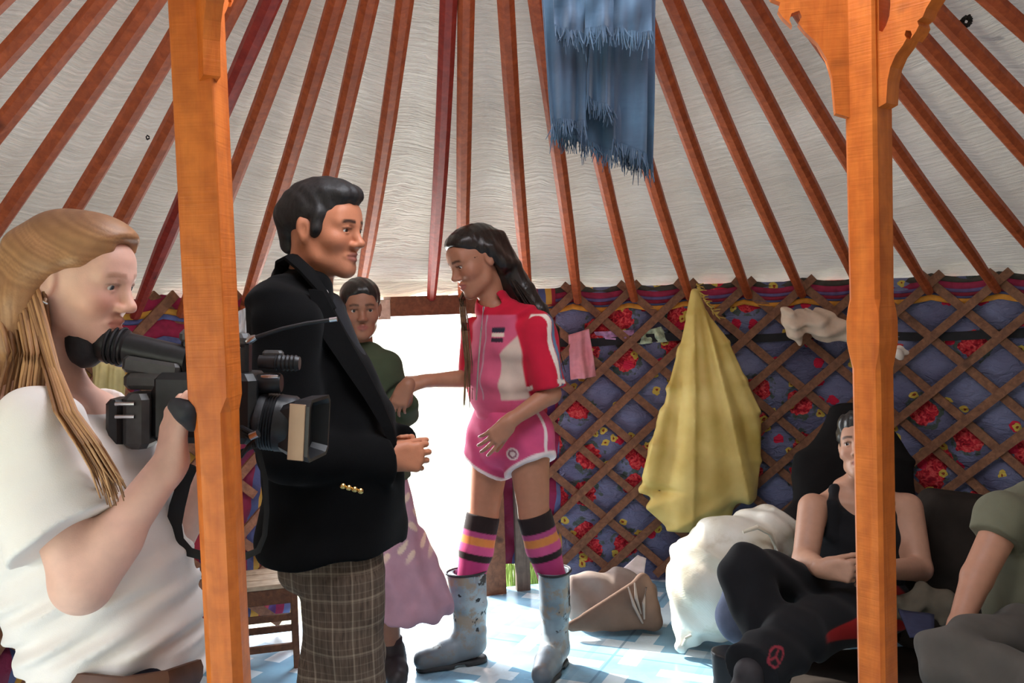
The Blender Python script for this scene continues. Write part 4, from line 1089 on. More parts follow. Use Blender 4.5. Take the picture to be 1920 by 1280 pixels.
for i, (hp, kn, ax_, ad, toe, mid) in enumerate(LEGS):
    g = ANKL[i]; s0 = kn + V3((0, 0, .005)); s = Soft(); s.chain([s0, kn.lerp(mid, .5), mid, mid.lerp(g, .12)], [.066, .065, .050, .044], .02); s.cut(s0, kn - mid, .12, .003, .1)
    axn = np.array((mid - kn).normalized()); k0 = np.array(s0)
    def paint_sock(V, axn=axn, k0=k0):
        t_ = (V - k0) @ axn; C = np.tile(np.array(srgb(44, 34, 34), np.float32), (len(V), 1))
        for z0, c_ in stripes[1:]: C = blend(C, smooth(t_, z0 - .002, z0 + .002), srgb(*c_))
        return C
    s.mesh('sock', .0045, FAB, girl, paint_sock, relax=1)
    tp = g + V3((0, 0, .36)) + (V3((.0, 0, 0)) if i == 0 else V3((.010, 0, .02))) + (mid - g - V3((0, 0, mid.z - g.z))) * .8
    bt_ = Soft(); rt = toe.cross(V3((0, 0, 1)))
    bt_.loft([(tp + toe * .010, .060, .078), (g + V3((0, 0, .22)) + (tp - g - V3((0, 0, tp.z))) * .5 , .055, .068), (g + V3((0, 0, .12)), .047, .062), (g + V3((0, 0, .06)), .043, .058)], rt, .02)
    bt_.chain([g + V3((0, 0, .07)), g + toe * .10 + V3((0, 0, .055)), g + toe * .185 + V3((0, 0, .042))], [.052, .050, .040], .03)
    bt_.cut(tp - V3((0, 0, .012)), (0, 0, 1), .14, .003, .1); bt_.cone(tp - V3((0, 0, .09)), tp + V3((0, 0, .1)), .052, .062, .004, 's')
    bt_.cut(g + V3((0, 0, .008)), (0, 0, -1), .3, .003)
    boot = bt_.mesh('rubber_boot', .005, bootm, girl, relax=1)
    so = Soft(); so.chain([g - toe * .020, g + toe * .10, g + toe * .182], [.046, .044, .036], .01); so.cut(g + V3((0, 0, .022)), (0, 0, 1), .4, .003); so.cut(g + V3((0, 0, .001)), (0, 0, -1), .4, .003); so.box(g + toe * .055, (.022, .10, .012), [list(toe), list(rt), [0, 0, 1]], .004, .004, 's')
    so.mesh('sole', .005, sole, boot)
    MB().tube([tp - V3((0, 0, .012)) + (toe * (math.cos(a * .2618) * .078 + .010) + rt * math.sin(a * .2618) * .060) for a in range(25)], .0045, 6, False).build('boot_rim', sole, boot, True)

# ---------------------------------------------------------------- child in the doorway behind the man
kid = person('child in a dark green jacket and mauve dress standing behind the man in the doorway')
D = 3.42; fb = V3((.15, -.98, 0)); rb, _, _ = frame(fb)
hd = Head(at(676, 578, D), (.22, -.96, -.06), (0, 0, 1), .90, jaw=.9, nose=.75, wide=1.02)
B = Soft(); hd.build(B); B.chain([hd.P(0, -.035, -.05), at(676, 665, D + .03)], [.042, .048], .03)
B.loft([(at(676, 665, D + .02), .07, .045), (at(676, 695, D + .01), .11, .055), (at(680, 780, D), .105, .07), (at(690, 880, D), .115, .08), (at(695, 930, D), .115, .08)], rb, .03)
SL_, EL, WL = at(722, 690, D - .0), at(756, 775, D + .02), at(764, 722, D - .14)
SR, ER, WR = at(628, 690, D), at(615, 790, D + .02), at(622, 870, D - .05)
limb(B, [SL_, EL, WL], [.038, .033, .022]); limb(B, [SR, ER, WR], [.038, .033, .022])
hand(B, WL, (-.42, -.25, -.86), (.15, .9, -.2), -1, .80, (25, 28, 30, 32), 5, (20, 15)); hand(B, WR, (.1, -.3, -.95), (.9, .1, 0), 1, .8, (25, 28, 30, 32))
KA = []
for px, dd in ((738, D + .0), (668, D + .05)):
    g = floor_pt(px, dd); KA.append(g); hp = at(693 + (px - 700) * .5, 930, dd); limb(B, [hp, hp.lerp(g, .5) + V3((0, -.02, 0)), g + V3((0, 0, .07))], [.066, .046, .031]); B.cone(g + V3((0, 0, .045)), g + V3((.03, -.11, .035)), .032, .027, .03)
B.mesh('body', .0042, SKIN, kid, skin_paint(srgb(152, 104, 82), hd, lip=srgb(150, 86, 80), brow=srgb(36, 28, 24), blush=srgb(160, 92, 76), bs=.3))
hd.eyes(kid, srgb(36, 24, 16), (-.1, 0))
h = Soft(); ax = hd.axes(); h.ell(hd.P(0, -.022, .042), [.075, .096, .076], ax, .02); h.ell(hd.P(0, .026, .070), [.064, .055, .038], ax, .02); h.ell(hd.P(0, .098, -.015), [.075, .050, .072], ax, .012, 's')
for q in (-1, 1): h.ell(hd.P(q * .078, .045, -.05), [.036, .05, .066], ax, .01, 's'); h.ell(hd.P(q * .085, -.005, -.025), [.02, .02, .035], ax, .008, 's')
h.mesh('hair', .005, hair_mat('child_black_hair', (.008, .007, .007), (.03, .024, .02), (1, 1, .3)), kid, warp=folds(.0015, (160, 120, 30, 0, 1)))
j = Soft(); j.loft([(at(677, 655, D + .02), .075, .055), (at(676, 676, D + .01), .128, .075), (at(678, 740, D), .150, .105), (at(684, 830, D), .155, .115), (at(690, 905, D), .165, .12)], rb, .03)
j.chain([SL_, EL, EL.lerp(WL, .55)], [.056, .052, .046], .03); j.chain([SR, ER, WR], [.056, .05, .042], .03); w_ = (WL - EL).normalized(); j.cut(EL.lerp(WL, .45), w_, .07, .004, .1)
j.cut(at(690, 898, D), (0, 0, -1), .3, .004)
j.mesh('jacket', .006, FAB, kid, warp=folds(.004, (30, 24, 34, 0, 1)), base=srgb(64, 72, 54), relax=2)
t = Soft(); t.loft([(at(690, 880, D), .135, .100), (at(704, 980, D), .150, .115), (at(724, 1070, D - .01), .185, .140), (at(742, 1150, D - .02), .215, .165)], rb, .03)
t.cut(at(745, 1142, D), (-.10, 0, -1), .5, .004, .2); t.ell(at(745, 1170, D), (.19, .14, .10), None, .01, 's')
mv, fl_ = np.array(srgb(176, 136, 150)), np.array(srgb(222, 196, 176))
def paint_dress(V):
    C = np.tile(mv.astype(np.float32), (len(V), 1)); u = V[:, 0] * 64 + V[:, 1] * 20; w = V[:, 2] * 64
    f = np.sin(u + 1.3 * np.sin(w * .5)) * np.sin(w + .9 * np.sin(u)); z = V[:, 2]
    C = blend(C, smooth(f, .45, .65) * smooth(z, .42, .50), fl_); return C
t.mesh('dress', .006, FAB, kid, paint_dress, folds(.008, (42, 30, 4, 0, 1), (70, -40, 6, 1, .5)), relax=2)
for g in KA:
    s = Soft(); s.chain([g + V3((0, 0, .16)), g + V3((0, 0, .06)), g + V3((.02, -.06, .035))], [.038, .037, .035], .01); s.cut(g + V3((0, 0, .15)), (0, 0, 1), .1, .003, .1)
    def ps(V):
        z = V[:, 2]; C = np.tile(np.array(srgb(60, 44, 44), np.float32), (len(V), 1)); C = blend(C, smooth(z, .118, .112), srgb(196, 170, 150)); C = blend(C, smooth(z, .098, .092), srgb(150, 40, 46)); return blend(C, smooth(z, .078, .072), srgb(200, 176, 156))
    s.mesh('sock', .005, FAB, kid, ps); shoe(kid, g, (.25, -.95), .20, plain('dark_shoe_rubber', (.03, .022, .022), .5))
# ---------------------------------------------------------------- man sitting in a black vest
sit = person('man in a black sleeveless vest sitting on the floor beside the white sack')
D = 3.30; fb = V3((-.12, -.99, 0)); rb, _, _ = frame(fb)
hd = Head(at(1616, 836, D), (-.50, -.80, .28), (.05, .3, 1), 1.0, jaw=.98, nose=.85, mouth=.003)
B = Soft(); hd.build(B); B.chain([hd.P(0, -.035, -.05), at(1618, 912, D + .05)], [.052, .058], .03)
B.loft([(at(1616, 912, D + .05), .10, .06), (at(1614, 945, D + .04), .155, .085), (at(1612, 1000, D + .03), .16, .105), (at(1606, 1075, D), .145, .11), (at(1602, 1130, D - .02), .165, .12)], rb, .04)
SR, ER, WR = at(1524, 952, D), at(1510, 1050, D - .12), at(1542, 1066, D - .33)
SL_, EL, WL = at(1702, 952, D), at(1724, 1066, D - .10), at(1648, 1068, D - .30)
limb(B, [SR, ER, WR], [.052, .043, .028], .04); limb(B, [SL_, EL, WL], [.052, .043, .028], .04)
hand(B, WR, (.80, -.45, .0), (.50, .85, -.10), 1, .95, (52, 58, 60, 62), 6, (20, 30)); hand(B, WL, (-.88, -.42, .05), (-.30, .72, -.55), -1, .95, (48, 52, 54, 56), 4, (25, 25))
HR, KR, AR = at(1560, 1125, D - .05), at(1400, 1072, D - .36), at(1452, 1225, D - .48)
HL, KL, AL = at(1650, 1130, D - .05), at(1495, 1190, D - .52), at(1405, 1262, D - .70)
for h_, k_, a_ in ((HR, KR, AR), (HL, KL, AL)): limb(B, [h_, k_, a_], [.075, .056, .040]); 
B.mesh('body', .0038, SKIN, sit, skin_paint(srgb(186, 140, 116), hd, lip=srgb(150, 92, 84), brow=srgb(30, 24, 22), blush=srgb(176, 112, 92), bs=.25))
hd.eyes(sit, srgb(34, 22, 16), (.2, .1))
h = Soft(); ax = hd.axes(); h.ell(hd.P(0, -.026, .044), [.086, .106, .088], ax, .02); h.ell(hd.P(0, .034, .078), [.070, .060, .040], ax, .02); h.ell(hd.P(0, .104, -.030), [.078, .046, .082], ax, .012, 's')
for q in (-1, 1): h.ell(hd.P(q * .082, .05, -.05), [.034, .05, .07], ax, .01, 's'); h.ell(hd.P(q * .09, -.006, -.03), [.02, .02, .035], ax, .008, 's')
h.mesh('hair', .005, hair_mat('shaggy_black_hair', (.008, .007, .007), (.03, .026, .024), (1, 1, .4)), sit, warp=folds(.003, (120, 90, 30, 0, 1), (200, -80, 20, 1, .8)))
t = Soft(); t.loft([(at(1615, 925, D + .05), .120, .075), (at(1613, 960, D + .04), .150, .105), (at(1612, 1005, D + .03), .168, .118), (at(1606, 1080, D), .155, .122), (at(1602, 1130, D - .02), .172, .130)], rb, .03)
t.ell(at(1614, 915, D - .06), (.072, .13, .105), None, .012, 's')
for px in (1516, 1712): t.ell(at(px, 950, D), (.062, .2, .095), None, .012, 's')
for px in (1558, 1668): t.chain([at(px, 1000, D - .035), at(px + (4 if px < 1600 else -4), 945, D - .024), at(px + (6 if px < 1600 else -6), 918, D + .03), at(px + (6 if px < 1600 else -6), 935, D + .09)], [.024, .020, .020, .024], .02)
t.mesh('vest', .006, FAB, sit, base=(.012, .012, .014), warp=folds(.003, (20, 10, 40, 0, 1)), relax=2)
t = Soft(); t.ell(at(1604, 1135, D - .03), (.19, .16, .10), None, .03)
t.chain([HR, KR, AR], [.105, .085, .082], .04); t.chain([HL, KL, AL], [.105, .088, .085], .04)
w_ = (AR - KR).normalized(); t.cut(AR - w_ * .01, w_, .12, .004, .12); w_ = (AL - KL).normalized(); t.cut(AL - w_ * .01, w_, .12, .004, .12)
HLn, KLn, ALn = (np.array(q) for q in (HL, KL, AL)); lc = np.array(at(1450, 1224, D - .70)); lu = np.array((.93, 0, .36)); lv = np.array((-.36, 0, .93))
def paint_tr(V):
    C = np.tile(np.array((.010, .0095, .011), np.float32), (len(V), 1))
    t_ = ((V - HLn) @ (KLn - HLn)) / ((KLn - HLn) @ (KLn - HLn)); q = V - HLn - t_[:, None] * (KLn - HLn)
    front = -q[:, 1]; up = q[:, 2]
    C = blend(C, smooth(front, .02, .03) * smooth(t_, .0, .06) * smooth(t_, 1.02, .95) * smooth(np.abs(up - .005) - .070 * (1.10 - t_), .006, .0), srgb(168, 26, 24))
    d = V - lc; a, b_ = d @ lu / .030, d @ lv / .020; r = np.sqrt(a * a + b_ * b_); ang = np.arctan2(b_, a); near_ = V[:, 1] < lc[1] + .10
    C = blend(C, (smooth(np.abs(r - .9), .16, .08) + (r < .9) * smooth(np.abs(((ang + .5) % 2.094) - 1.047) * r, .16, .08)).clip(0, 1) * near_ * .8, srgb(150, 50, 62))
    return C
t.mesh('trousers', .005, FAB, sit, paint_tr, folds(.005, (30, 22, 34, 0, 1), (50, -30, 20, 1, .6)), relax=1)
for a_, dr in ((AR, (-.75, -.65)), (AL, (-.85, -.5))):
    s = Soft(); d = V3((*dr, 0)).normalized(); z_ = max(a_.z - .06, .05); p = V3((a_.x, a_.y, z_)); s.chain([p, p + d * .09 - V3((0, 0, .005)), p + d * .17 - V3((0, 0, .01))], [.046, .042, .032], .02); s.cone(a_, p, .044, .046, .02); s.mesh('shoe', .006, plain('dark_shoe_suede', (.025, .02, .022), .7), sit)

# ---------------------------------------------------------------- person at the right edge
far = person('person in an olive T-shirt sitting at the right edge, one hand on the floor rug')
D = 2.72; fb = V3((-.55, -.83, 0)); rb, _, _ = frame(fb)
hd = Head(at(1992, 820, D), (-.6, -.75, -.2), (0, 0, 1), 1.0)
B = Soft(); hd.build(B); B.chain([hd.P(0, -.035, -.05), at(1990, 925, D + .03)], [.05, .056], .03)
B.loft([(at(1985, 925, D + .03), .10, .06), (at(1978, 960, D), .15, .085), (at(1975, 1050, D), .15, .11), (at(1970, 1150, D), .145, .12), (at(1970, 1210, D), .17, .13)], rb, .04)
SR, ER, WR = at(1888, 968, D - .02), at(1832, 1082, D - .10), at(1796, 1178, D - .20)
SL_, EL, WL = at(2070, 975, D + .02), at(2090, 1110, D - .05), at(2010, 1190, D - .25)
limb(B, [SR, ER, WR], [.052, .043, .028], .04); limb(B, [SL_, EL, WL], [.052, .043, .028], .04)
hand(B, WR, (-.35, -.45, -.75), (-.1, .8, -.55), 1, .95, (40, 44, 46, 50), 4, (25, 20)); hand(B, WL, (-.8, -.5, -.2), (0, 0, -1), -1, .95)
HR, KR, AR = at(1940, 1205, D - .10), at(1790, 1238, D - .42), at(1930, 1290, D - .55)
HL, KL, AL = at(2010, 1205, D - .05), at(2080, 1230, D - .45), at(1960, 1300, D - .6)
for h_, k_, a_ in ((HR, KR, AR), (HL, KL, AL)): limb(B, [h_, k_, a_], [.075, .056, .040])
B.mesh('body', .0055, SKIN, far, skin_paint(srgb(176, 126, 102), hd, lip=srgb(150, 92, 84), brow=srgb(30, 24, 22)))
hd.eyes(far, srgb(34, 22, 16))
h = Soft(); ax = hd.axes(); h.ell(hd.P(0, -.026, .044), [.084, .104, .086], ax, .02); h.ell(hd.P(0, .104, -.02), [.078, .05, .08], ax, .012, 's'); h.mesh('hair', .006, hair_mat('cropped_black_hair', (.008, .007, .007), (.03, .026, .024)), far)
j = Soft()
sl = SR.lerp(ER, .46); j.chain([SR, sl], [.080, .078], .04); w_ = (ER - SR).normalized(); j.cut(sl - w_ * .01, w_, .11, .004, .12); sl = SL_.lerp(EL, .5); j.chain([SL_, sl], [.078, .078], .04); w_ = (EL - SL_).normalized(); j.cut(sl, w_, .11, .004, .12)
j.loft([(at(1984, 935, D + .02), .11, .075), (at(1978, 960, D), .165, .105), (at(1974, 1050, D), .178, .140), (at(1970, 1140, D), .175, .150), (at(1968, 1215, D), .185, .155)], rb, .03)
j.mesh('t_shirt', .006, FAB, far, base=srgb(104, 102, 84), warp=folds(.006, (20, 14, 30, 0, 1), (40, 20, -30, 1, .6)), relax=2)
t = Soft(); t.ell(at(1972, 1215, D - .04), (.20, .17, .10), None, .03); t.chain([HR, KR, AR], [.108, .090, .075], .04); t.chain([HL, KL, AL], [.108, .090, .075], .04)
t.mesh('trousers', .006, FAB, far, base=srgb(82, 76, 70), warp=folds(.007, (24, 20, 30, 0, 1), (44, -20, 40, 1, .6)), relax=2)
# ================================================================ objects
def lathe(b, a, c, prof, n=20, flat=1.0, ref=(0, 0, 1)):
    """prof: (t along a->c, radius)"""
    a, c = Vector(a), Vector(c); t_ = (c - a).normalized(); u = t_.cross(Vector(ref)).normalized(); v = u.cross(t_)
    V = []; f = []
    for t, r in prof:
        for k in range(n):
            q = 6.283185 * k / n; V.append(a.lerp(c, t) + u * (r * math.cos(q)) + v * (r * flat * math.sin(q)))
    m_ = len(prof)
    for i in range(m_ - 1):
        for k in range(n): f.append((i * n + k, i * n + (k + 1) % n, (i + 1) * n + (k + 1) % n, (i + 1) * n + k))
    return b.add(V, f + [tuple(range(n - 1, -1, -1)), tuple((m_ - 1) * n + k for k in range(n))])
def rot_to(xdir, up=(0, 0, 1)):
    x = Vector(xdir).normalized(); u = Vector(up); z = (u - x * u.dot(x)).normalized(); y = z.cross(x); return Matrix((x, y, z)).transposed()
# ---- video camera
vc = empty('video_camera'); D = 1.70
bk_ = plain('black_camera_plastic', (.014, .014, .016), .38, 0, .2, 60, .1); gy_ = plain('grey_camera_plastic', (.06, .058, .058), .42, 0, .15, 60, .1); rub = plain('black_camera_rubber', (.022, .022, .026), .62, 0, .2, 90, .2)
sil = plain('satin_silver', (.55, .55, .58), .25, 1.0, .05, 60, 0); hood_lit = plain('hood_lit_beige', srgb(150, 122, 100), .35, .3, .08, 30, 0)  # beige stands for light caught on the hood's inner face
xd = (at(600, 800, D) - at(300, 770, D)).normalized(); Rc = rot_to((1, .02, -.05))
MB().box(at(395, 760, D), (.185, .105, .125), Rc, .012).build('body', bk_, vc)
MB().box(at(300, 712, D - .01), (.105, .080, .030), Rc, .008).build('rear_panel', gy_, vc)
bat = MB().box(at(266, 786, D - .03), (.046, .075, .098), Rc, .010).build('battery', gy_, vc)
MB().box(at(226, 790, D - .03), (.030, .07, .085), Rc, .008).build('battery_plate', bk_, bat)
for py in (757, 781): MB().tube([at(216, py, D - .07), at(252, py, D - .07)], .0035, 8).build('cable_plug', sil, bat, True)
vfa, vfb = at(186, 641, D - .01), at(352, 676, D - .01)
vf = lathe(MB(), vfa, vfb, [(0, .030), (.08, .034), (.12, .034), (.14, .030), (.30, .032), (.32, .028), (.9, .026), (1, .026)], 22).build('viewfinder', bk_, vc, True)
lathe(MB(), at(134, 648, D - .01), at(190, 641, D - .01), [(0, .022), (.08, .034), (.3, .043), (.6, .043), (.85, .036), (1, .026)], 24).build('eyecup', rub, vf, True)
for i in range(3): lathe(MB(), at(206 + i * 10, 645 + i * 2, D - .01), at(211 + i * 10, 646 + i * 2, D - .01), [(0, .034), (.5, .036), (1, .034)], 22).build('focus_ring', rub, vf, True)
MB().box(at(290, 688, D - .02), (.10, .05, .030), rot_to((1, .02, -.2)), .006).build('viewfinder_hood', gy_, vf)
hn = MB().box(at(405, 634, D), (.125, .038, .026), rot_to((1, .02, -.1)), .008).build('handle', gy_, vc)
MB().box(at(455, 676, D), (.028, .034, .07), Rc, .006).build('handle_strut', bk_, hn)
MB().box(at(358, 660, D), (.028, .034, .05), Rc, .006).build('handle_strut', bk_, hn)
MB().tube([at(444, 647, D - .022), at(450, 647, D - .024), at(450, 651, D - .024), at(444, 651, D - .022), at(444, 647, D - .022)], .0018, 6).build('strap_loop', sil, hn, True)
am = MB().tube([at(466, 638, D - .01), at(490, 629, D - .01), at(530, 616, D - .01), at(575, 606, D), at(628, 599, D)], [.0050, .0040, .0036, .0036, .0038], 10).build('antenna', bk_, vc, True)
lathe(MB(), at(462, 640, D - .01), at(480, 632, D - .01), [(0, .006), (.5, .0075), (1, .005)], 12).build('antenna_joint', sil, am, True)
MB().tube([at(618, 600, D), at(632, 598, D)], .0045, 10).build('antenna_tip', sil, am, True)
mi = lathe(MB(), at(486, 678, D - .01), at(562, 681, D - .01), [(0, .012), (.4, .013), (.42, .015)] + [(.45 + i * .05, .0150 if i % 2 else .0128) for i in range(11)] + [(1, .012)], 16).build('microphone', bk_, vc, True)
MB().box(at(512, 664, D), (.036, .022, .014), Rc, .004).build('microphone_clamp', gy_, mi)
lt = lathe(MB(), at(482, 718, D - .01), at(528, 718, D - .01), [(0, .016), (.1, .0185), (.9, .0185), (1, .016)], 18).build('camera_lamp', bk_, vc, True)
lathe(MB(), at(490, 706, D - .022), at(522, 706, D - .022), [(0, .004), (.5, .005), (1, .004)], 10).build('chrome_edge', sil, lt, True)
ln = lathe(MB(), at(440, 782, D), at(556, 796, D), [(0, .040), (.2, .042), (.25, .047), (.4, .047)] + [(.42 + i * .022, .0525 if i % 2 else .0495) for i in range(14)] + [(.76, .052), (.94, .052), (1, .048)], 32).build('lens', bk_, vc, True)
lathe(MB(), at(486, 787, D), at(500, 789, D), [(0, .051), (.5, .053), (1, .051)], 32).build('focus_ring', rub, ln, True)
hoodR = rot_to((1, -.16, -.09)); b = MB(); c = at(575, 800, D - .005)
def hring(x, w, h_, n=1.0): return [c + hoodR @ V3((x, y * w, z * h_)) for y, z in ((-1, -.8), (-.8, -1), (.8, -1), (1, -.8), (1, .8), (.8, 1), (-.8, 1), (-1, .8))]
V = hring(-.035, .044, .040) + hring(-.008, .050, .052) + hring(.024, .053, .056) + hring(.024, .048, .050) + hring(-.004, .040, .042)
f = [tuple(range(7, -1, -1))] + [(i * 8 + k, i * 8 + (k + 1) % 8, i * 8 + 8 + (k + 1) % 8, i * 8 + 8 + k) for i in range(4) for k in range(8)] + [tuple(range(32, 40))]
hood = b.add(V, f).build('lens_hood', bk_, ln)
MB().box(c + hoodR @ V3((.002, -.0525, -.002)), (.030, .004, .100), hoodR, .001).build('hood_lit_plate', hood_lit, hood)  # thin plate painting in the lit inner face of the black hood
grp = Soft(); grp.chain([at(330, 760, D - .165), at(348, 772, D - .165), at(362, 792, D - .15)], [.014, .018, .016], .01); grp.mesh('hand_grip', .005, rub, vc)
cab = MB()
for k in range(3): cab.tube([at(452 + 5 * k, 800 + 8 * k, D - .05), at(475, 812 + 6 * k, D - .075), at(478 - 6 * k, 836, D - .07), at(452, 846 + 5 * k, D - .06)], .004, 8)
cab.build('cable', bk_, vc, True); MB().tube([at(470, 818, D - .085), at(484, 812, D - .088)], .007, 10).build('cable_connector', sil, vc, True)
st = [(362, 872), (345, 905), (332, 950), (326, 985), (334, 1015), (356, 1035), (400, 1047), (450, 1047), (484, 1032), (496, 1004), (500, 960), (498, 900), (486, 850), (470, 826)]
b = MB(); P = [at(x, y, D - .02) for x, y in st]; b.tube(P, [.010, .013, .015, .015, .012, .009, .008, .008, .006, .005, .005, .005, .005, .005], 8, True, .25, Vector((.2, -1, .1)))
b.build('strap', plain('black_nylon_strap', (.012, .012, .013), .7), vc, True)
tag(vc, 'black shoulder video camera with lens hood and antenna, held behind the left post', 'video camera')

# ---- sheets of cloth
def sheet(name, corners, nu=24, nv=24, amp=.01, freq=4, thick=.003, mat=None, parent=None, seed=0., edge=None, paint=None, taper=1.0):
    """corners: top-left, top-right, bottom-right, bottom-left world points; folds run downwards"""
    tl, tr_, br, bl = [np.array(c) for c in corners]
    u, v = np.meshgrid(np.linspace(0, 1, nu), np.linspace(0, 1, nv), indexing='ij')
    P = ((1 - u) * (1 - v))[..., None] * tl + (u * (1 - v))[..., None] * tr_ + (u * v)[..., None] * br + ((1 - u) * v)[..., None] * bl
    nrm = np.cross(tr_ - tl, bl - tl); nrm = nrm / np.linalg.norm(nrm)
    w = amp * (np.sin(u * freq * 6.283 + seed + 1.2 * np.sin(v * 3 + seed)) + .5 * np.sin(u * freq * 13.1 + 2 * seed + v * 2)) * (.35 + .65 * v ** taper) + .4 * amp * np.sin(v * 9 + u * 5 + seed)
    P = P + w[..., None] * nrm
    if edge is not None: P[..., 2] += edge(u) * v
    F_ = P.reshape(-1, 3); Bk = (P - nrm * thick * np.sign(nrm[1])*-1).reshape(-1, 3)
    n_ = nu * nv; vid = np.arange(n_).reshape(nu, nv)
    q = np.stack([vid[:-1, :-1], vid[1:, :-1], vid[1:, 1:], vid[:-1, 1:]], -1).reshape(-1, 4)
    bd = list(vid[:, 0]) + list(vid[-1, 1:]) + list(vid[::-1, -1][1:]) + list(vid[0, ::-1][1:-1])
    sd = np.array([(bd[i], bd[(i + 1) % len(bd)], bd[(i + 1) % len(bd)] + n_, bd[i] + n_) for i in range(len(bd))])
    V = np.concatenate([F_, Bk]); cols = None if paint is None else paint(np.concatenate([u.ravel(), u.ravel()]), np.concatenate([v.ravel(), v.ravel()]))
    return mesh(name, V, np.concatenate([q, q[:, ::-1] + n_, sd[:, ::-1]]), mat, parent, True, cols), P
def thin(name, c, var=.12, scale=30): return plain(name, c, .9, 0, var, scale, .3, .15)
# ---- blue scarf hanging from the roof ring
sc_ = empty('scarf'); D = 2.05
def mat_scarf():
    n = N('blue_silk_gauze'); co = n.coord(scale=(1, 1, .5))
    c = n.ramp(n.noise(co, 14, 4), [(.3, srgb(40, 60, 84)), (.6, srgb(54, 84, 110)), (.8, srgb(78, 112, 136))])
    n.col(c).set(Roughness=.75, Sheen_Weight=.3); n.bump(n.noise(n.coord(scale=(.3, .3, 1)), 90, 2), .25, .003); return n.m
ms = mat_scarf()
lay = [('back_fold', (1012, -60, 1230, -60, 1224, 318, 1034, 250), 0.03, .012, 5, .6), ('middle_fold', (1014, -60, 1104, -60, 1098, 236, 1036, 232), -.01, .010, 3, 2.), ('front_fold', (1036, -60, 1108, -60, 1098, 72, 1040, 58), -.05, .012, 2.4, 1.1),
       ('front_fold', (1096, -60, 1152, -60, 1150, 60, 1098, 62), -.06, .010, 2.2, .2), ('front_fold', (1146, -60, 1222, -60, 1222, 72, 1150, 62), -.04, .008, 2.6, 3.), ('middle_fold', (1096, -60, 1150, -60, 1152, 215, 1100, 190), -.005, .010, 3, 4.), ('middle_fold', (1148, -60, 1216, -60, 1212, 300, 1150, 270), .01, .008, 2, 5.)]
for nm, (x0, y0, x1, y1, x2, y2, x3, y3), dd, am_, fq, sd in lay:
    fq *= .5; am_ *= .8
    o, P = sheet(nm, [at(x0, y0, D + dd), at(x1, y1, D + dd), at(x2, y2, D + dd), at(x3, y3, D + dd)], 80, 26, am_, fq, .004, ms, sc_, sd)
    fb_ = MB(); E_ = P[:, -1]; nn = int(abs(x2 - x3) * 1.1)
    for i in range(nn):
        t_ = (i + random.random()) / nn * 79; a = int(t_); a = min(a, 78); p = V3(E_[a]).lerp(V3(E_[a + 1]), t_ - a) + V3((0, 0, .012)); L = random.uniform(.018, .044) * (1 if random.random() < .9 else 1.4)
        q = V3((random.gauss(0, .006), random.gauss(0, .005), 0)); fb_.tube([p, p + q * .4 - V3((0, 0, L * .5)), p + q - V3((0, 0, L))], [.0020, .0016, .0008], 4, False)
    fo = fb_.build('fringe', ms, sc_, True); fo['kind'] = 'stuff'
MB().tube([at(1120, -62, D), V3((RX + .12, 2.02, RH + .10))], .012, 8).build('hanging_cord', ms, sc_, True)
tag(sc_, 'frayed blue fringed scarf hanging from the roof ring', 'scarf')

# ---- yellow sack hanging on the lattice
D = 4.27
B = Soft(); pr_ = [(545, 1303, 8), (590, 1306, 20), (650, 1320, 49), (720, 1326, 74), (780, 1332, 95), (850, 1324, 105), (912, 1312, 110), (946, 1326, 92), (976, 1346, 34)]
sec = [(at(x, y, D), w / 412.0, .018 + min(.075, w / 1250)) for y, x, w in pr_]; B.loft(sec, (1, 0, 0), .02)
B.chain([at(1235, 900, D), at(1202, 918, D)], [.03, .010], .04); B.chain([at(1206, 918, D), at(1345, 980, D)], [.014, .024], .03)
apex = np.array(at(1302, 535, D)); 
def wbag(x, y, z):
    dz = np.maximum(apex[2] - z, .02); a = (x - apex[0]) / (dz + .06)
    f = np.abs(np.sin(a * 13 + .5)) ** .7 * 1.1 + np.sin(a * 41 + 2) * .3 + .12 * np.sin(z * 19 + a * 6) - .6
    return (.024 * np.minimum(1, dz / .3) * f * np.clip((apex[1] - y) / .05, 0, 1)).astype(np.float32)
def mat_ybag():
    n = N('yellow_woven_sacking'); co = n.coord()
    c = n.ramp(n.noise(co, 6, 4), [(.3, srgb(206, 178, 90)), (.7, srgb(236, 214, 132))])
    c = n.mix(n.ramp(n.noise(n.coord(loc=(2, 0, 5)), 4, 3), [(.5, 0.), (.75, .35)]), c, srgb(168, 132, 58))
    n.col(c).set(Roughness=.55); w = n.n('TexWave', wave_type='BANDS', bands_direction='Z'); w.inputs['Scale'].default_value = 120; n.l(co, w.inputs['Vector']); n.bump(n.math('ADD', n.noise(co, 18, 3), n.math('MULTIPLY', w.outputs['Fac'], .08)), .3, .006); return n.m
yb = empty('yellow_sack'); B.mesh('sack_cloth', .007, mat_ybag(), yb, warp=wbag, relax=2)
b = MB()
for i in range(40):
    t_ = i / 39; p = at(1306 + 40 * t_ ** 1.4, 532 + 62 * t_, D - .035); b.tube([p, p + V3((random.uniform(.0, .035), random.uniform(-.02, .0), random.uniform(-.02, .012)))], [.004, .0015], 5)
b.build('frayed_edge', plain('yellow_fray', srgb(176, 148, 70), .8), yb, True)
tag(yb, 'large yellow woven sack hanging by one corner from the lattice wall', 'sack')

